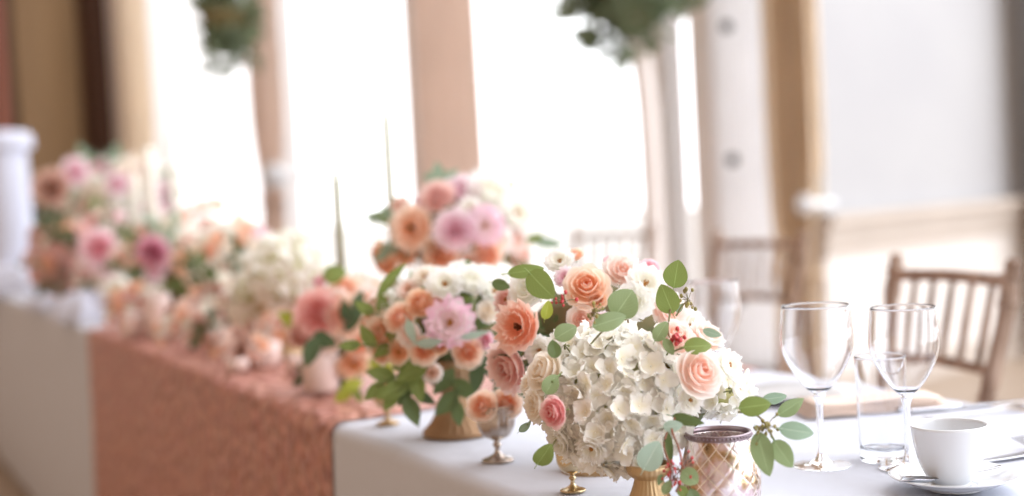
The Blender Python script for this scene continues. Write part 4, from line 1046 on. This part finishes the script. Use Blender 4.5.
sprig('trailing eucalyptus sprig with seed cluster beside the wine glass',
 [(755,406,33,22,8,1.44,'olive'), (775,398,25,12,8,1.50,'grey'), (791,407,32,14,32,1.47,'euca',.7), (797,431,37,20,-8,1.43,'grey'),
  (763,454,46,22,-72,1.42,'euca'), (783,454,33,20,-55,1.42,'euca')],
 [(738,412,1.46),(754,414,1.45),(765,423,1.43),(774,440,1.43)], berries=('greenberry', 26, .0058, .0017, 766, 427, 1.43))
sprig('hanging eucalyptus sprig with red twigs before the mercury holder',
 [(651,456,34,27,62,1.42,'blue',.25), (669,449,36,10,-85,1.44,'dark',.6), (690,477,21,19,-40,1.41,'euca',.2), (667,487,16,10,60,1.42,'euca'), (688,420,34,13,-8,1.43,'dark',.7), (673,426,20,12,10,1.42,'blue'), (683,492,15,12,-60,1.43,'olive'), (694,500,24,16,-80,1.43,'dark')],
 [(676,414,1.44),(672,430,1.42),(680,452,1.42),(682,476,1.42),(676,492,1.42)], berries=('redberry', 22, .0072, .0014, 680, 470, 1.42), stemmat='redstem')
sprig('red berried twig hanging from the hydrangea', [(660,480,12,7,-100,1.43,'euca')], [(670,424,1.44),(664,446,1.43),(671,470,1.43),(668,488,1.43)], berries=('redberry', 18, .0075, .0014, 674, 478, 1.425), stemmat='redstem')
sprig('single green leaf at the underside of the cream blooms', [(544,455,27,21,60,1.47,'olive',.15)], [(556,440,1.50),(552,446,1.48),(548,452,1.47)], stemmat='stem')
sprig('round green leaf beside the pink rosebud', [(551,384,23,17,60,1.46,'euca',.2)], [(562,372,1.5),(558,376,1.47),(552,382,1.46)], stemmat='stem')
sprig('small grey leaf beyond the cream bloom', [(525,427,16,9,40,1.52,'grey',.7)], [(536,414,1.54),(531,420,1.53),(527,425,1.52)], stemmat='stem')
sprig('pair of large olive leaves in front of the white peony', [(541,285,37,26,-42,1.66,'olive',.2), (526,271,38,15,8,1.70,'olive',.3), (547,310,20,13,78,1.66,'lime',.3), (501,285,19,11,-15,1.72,'dark')],
 [(560,300,1.70),(548,282,1.69),(530,274,1.70)], stemmat='stem', berries=('redberry', 12, .006, .0019, 562, 302, 1.66))
sprig('pale narrow grey leaves below the pink ruffled bloom', [(429,343,30,10,15,1.93,'blue',.8), (474,335,32,10,12,1.93,'blue',.8), (411,332,28,10,-70,1.94,'blue',.7), (430,296,24,12,-75,1.98,'blue',.6)],
 [(450,345,1.98),(440,342,1.95),(425,344,1.94)], stemmat='stem')
sprig('dark jagged leaf hanging in front of the white tablecloth', [(412,411,36,17,-65,1.98,'dark',1.), (404,396,26,13,-120,1.99,'dark',1.), (426,398,24,12,-30,1.99,'deep',1.)],
 [(420,370,2.02),(414,384,2.0),(412,395,1.98)], stemmat='stem')
sprig('long green leaf slanting up from the apricot rose', [(391,279,46,11,48,2.0,'olive',.9), (455,300,40,14,10,1.98,'olive',.7)], [(380,300,2.03),(384,292,2.02),(388,284,2.0)], stemmat='stem')
sprig('single green leaf beside the dark-hearted peach bloom', [(384,218,26,12,-28,2.72,'olive',.8)], [(400,230,2.74),(394,225,2.73),(390,221,2.72)], stemmat='stem')
sprig('green leaves over the coral peony', [(335,274,26,20,15,2.55,'olive',.5)], [(340,290,2.6),(338,284,2.58),(336,278,2.56)], stemmat='stem')
sprig('deep green leaf in front of the glass votive', [(311,352,34,17,-110,2.42,'deep',.6), (325,340,28,16,-20,2.44,'deep',.6)], [(330,335,2.5),(324,340,2.46),(318,345,2.43)], stemmat='stem')
sprig('lime leaves by the end of the sequin runner', [(352,386,24,14,30,2.42,'lime',.6), (343,395,22,13,-140,2.42,'lime',.6), (358,396,18,10,-60,2.42,'olive',.6)], [(362,370,2.46),(356,378,2.44),(350,388,2.42)], stemmat='stem')
sprig('grey-green leaf at the top of the tall flowers', [(485,173,30,8,6,2.75,'grey',.8), (506,183,14,9,60,2.72,'olive',.6), (440,176,34,12,4,2.8,'grey',.6), (455,205,14,10,60,2.66,'olive',.5)], [(470,200,2.78),(476,186,2.76),(480,176,2.75)], stemmat='stem')
sprig('pale leaf tips spreading towards the windows', [(549,243,30,12,-5,2.7,'grey',.6), (535,238,20,10,25,2.7,'olive',.6)], [(518,248,2.74),(528,244,2.72),(540,242,2.7)], stemmat='stem')
# ================================================================== CANDLES
def taper(px, ytop, ybot, d, wpx, label, group=None, wax='wax'):
    a = P(px, ybot, d); h = P(px, ytop, d).z - a.z; r = wpx/2/F*d; o = empty('taper_candle', (a.x, a.y, TZ), label, 'candle', group)
    z0 = a.z - TZ
    m = MB(); m.lathe([(.0003, .06),(r, .06), (r*.88, z0+h*.9), (r*.6, z0+h*.98), (.0003, z0+h)], 16); m.build('wax', M[wax], o)
    m = MB(); m.tube([(0,0,z0+h-.002),(.001,0,z0+h+.012)], .0012, 5); m.build('wick', M['wick'], o)
    hd = empty('candlestick', (a.x, a.y, TZ), label.replace('candle', 'candlestick') , 'candlestick', None)
    m = MB(); m.lathe([(.0003,0)]+prof([(.035,0),(.034,.006),(.012,.014),(.008,.035),(.011,.05)],4)+[(r+.003,.056),(r+.004,.075),(r+.001,.075),(r+.001,.058),(.0003,.058)], 24); m.build('holder', M['gold'], hd); return o
taper(395, 104, 280, 3.1, 10, 'slim sage taper candle rising beside the tall flowers', wax='shaded')
taper(343, 168, 300, 2.95, 10, 'slim sage taper candle rising above the coral peony', wax='shaded')
taper(155, 145, 262, 4.6, 13, 'tallest thick white taper candle near the tan curtain')
taper(139, 172, 262, 4.7, 10, 'shorter white taper candle next to the tallest one')
taper(178, 128, 250, 5.0, 8, 'thin white taper candle under the first bright window')
def votive(px, py, k, label, mat='votive', z=TZ+.005, h=.07):
    p = T(px, py, z); o = empty('votive_holder', p, label, 'votive')
    m = MB(); m.lathe([(.0003,0),(.026*k,0),(.030*k,.01),(.031*k,h*.6),(.028*k,h),(.026*k,h),(.028*k,h*.6),(.027*k,.012),(.0003,.006)], 32, mod=lambda q, z, a: q*(1+.02*math.sin(14*a))); m.build('glass_cup', M[mat], o)
    m = MB(); m.lathe([(.0003,.007),(.024*k,.007),(.024*k,h*.45),(.0003,h*.45)], 20); c = m.build('candle_wax', M['wax'], o); return o
votive(322, 392, 1.1, 'blush glass votive in front of the coral peony', h=.085)
votive(265, 366, 1.15, 'round pale pink votive on the sequin runner', h=.055)
votive(160, 338, 1.2, 'tall ivory votive near the far end of the runner', h=.12)
votive(133, 338, 1.0, 'orange votive by the bunched white linen', h=.07)
votive(222, 352, 1.0, 'pinkish votive among the runner flowers', h=.05)
votive(238, 372, .7, 'tiny bright votive at the runner edge nearest the large sequins', h=.03)
votive(298, 372, .75, 'small low votive beside the deep green leaf', h=.035)
M['orange'] = pbsdf('orange_glass', (240,160,80), .3, c2=(230,140,60), scale=20)
for o in bpy.data.objects:
    if o.get('label') == 'orange votive by the bunched white linen': o.children[0].data.materials[0] = M['orange']
# bunched linen at the far end
def bunched(px, py, w, h, label, seed, dp=0):
    p = T(px, py); rng = random.Random(seed); m = MB(); k = [rng.uniform(0,6) for _ in range(6)]
    def fn(u, v):
        a = 2*PI*u; b = PI/2*v; r = 1+.12*math.sin(3*a+k[0])*math.cos(b)+.07*math.sin(7*a+k[1]+3*v)+.05*math.sin(11*a+5*v+k[2])
        return (w*r*math.cos(a)*math.sin(b), w*.7*r*math.sin(a)*math.sin(b), max(0, h*math.cos(b)*(1+.15*math.sin(5*a+k[3])*math.sin(b)*2)))
    m.grid(fn, 60, 16, True); o = m.build('bunched_napkin', M['bunch'], None, loc=p); return tag(o, label, 'napkin')
bunched(16, 293, .19, .13, 'bluish white linen bunched at the far table corner', 1)
bunched(56, 308, .12, .055, 'low white linen fold between two bunched heaps', 2)
bunched(88, 320, .115, .09, 'white linen heap beside the sequin runner end', 3)
# tall white pedestal
d = 6.4; p = P(13, 290, d); p.z = TZ
r = empty('white_pedestal', p, 'tall white pedestal with rounded bluish top at the far table end', 'pedestal')
hh = P(13, 152, d).z - TZ
m = MB(); m.lathe(prof([(.19,0),(.185,.03),(.14,.10),(.118,.18),(.105,hh*.6),(.10,hh)], 5), 40); m.build('column', M['bunch'], r)
m = MB(); m.lathe(prof([(.10,hh),(.125,hh+.015),(.13,hh+.04),(.11,hh+.085),(.0003,hh+.10)], 5), 40); m.build('rounded_cap', M['bunch'], r)
bunched(40, 262, .18, .16, 'white drapery swelling at the foot of the tall pedestal', 5)
# ================================================================== LIGHT
w = bpy.data.worlds.new('sky'); sc.world = w; w.use_nodes = True; nt = w.node_tree; nt.nodes.clear()
out = N(nt, 'ShaderNodeOutputWorld'); bg = N(nt, 'ShaderNodeBackground'); tc = N(nt, 'ShaderNodeTexCoord'); sp = N(nt, 'ShaderNodeSeparateXYZ')
nt.links.new(tc.outputs['Generated'], sp.inputs[0])
mr = N(nt, 'ShaderNodeMapRange', interpolation_type='SMOOTHSTEP'); mr.inputs[1].default_value = -.04; mr.inputs[2].default_value = .44
# bright side put to the right of the windows, to darken the cloth front
cb = N(nt, 'ShaderNodeVectorMath', operation='DOT_PRODUCT'); nt.links.new(tc.outputs['Generated'], cb.inputs[0]); cb.inputs[1].default_value = (.90, .38, .08)
nt.links.new(cb.outputs['Value'], mr.inputs[0])
mx = N(nt, 'ShaderNodeMix', data_type='RGBA'); nt.links.new(mr.outputs[0], mx.inputs[0])
mx.inputs[6].default_value = (.50, .345, .24, 1); mx.inputs[7].default_value = (3.5, 3.52, 3.65, 1)
nt.links.new(mx.outputs[2], bg.inputs[0]); nt.links.new(bg.outputs[0], out.inputs[0])
sc.view_settings.view_transform = 'Standard'; sc.view_settings.look = 'None'; sc.view_settings.gamma = 1; sc.view_settings.use_curve_mapping = False
sc.view_settings.exposure = 0.16
sc.cycles.use_denoising = True
sc.cycles.max_bounces = 16; sc.cycles.transmission_bounces = 14; sc.cycles.sample_clamp_indirect = 6
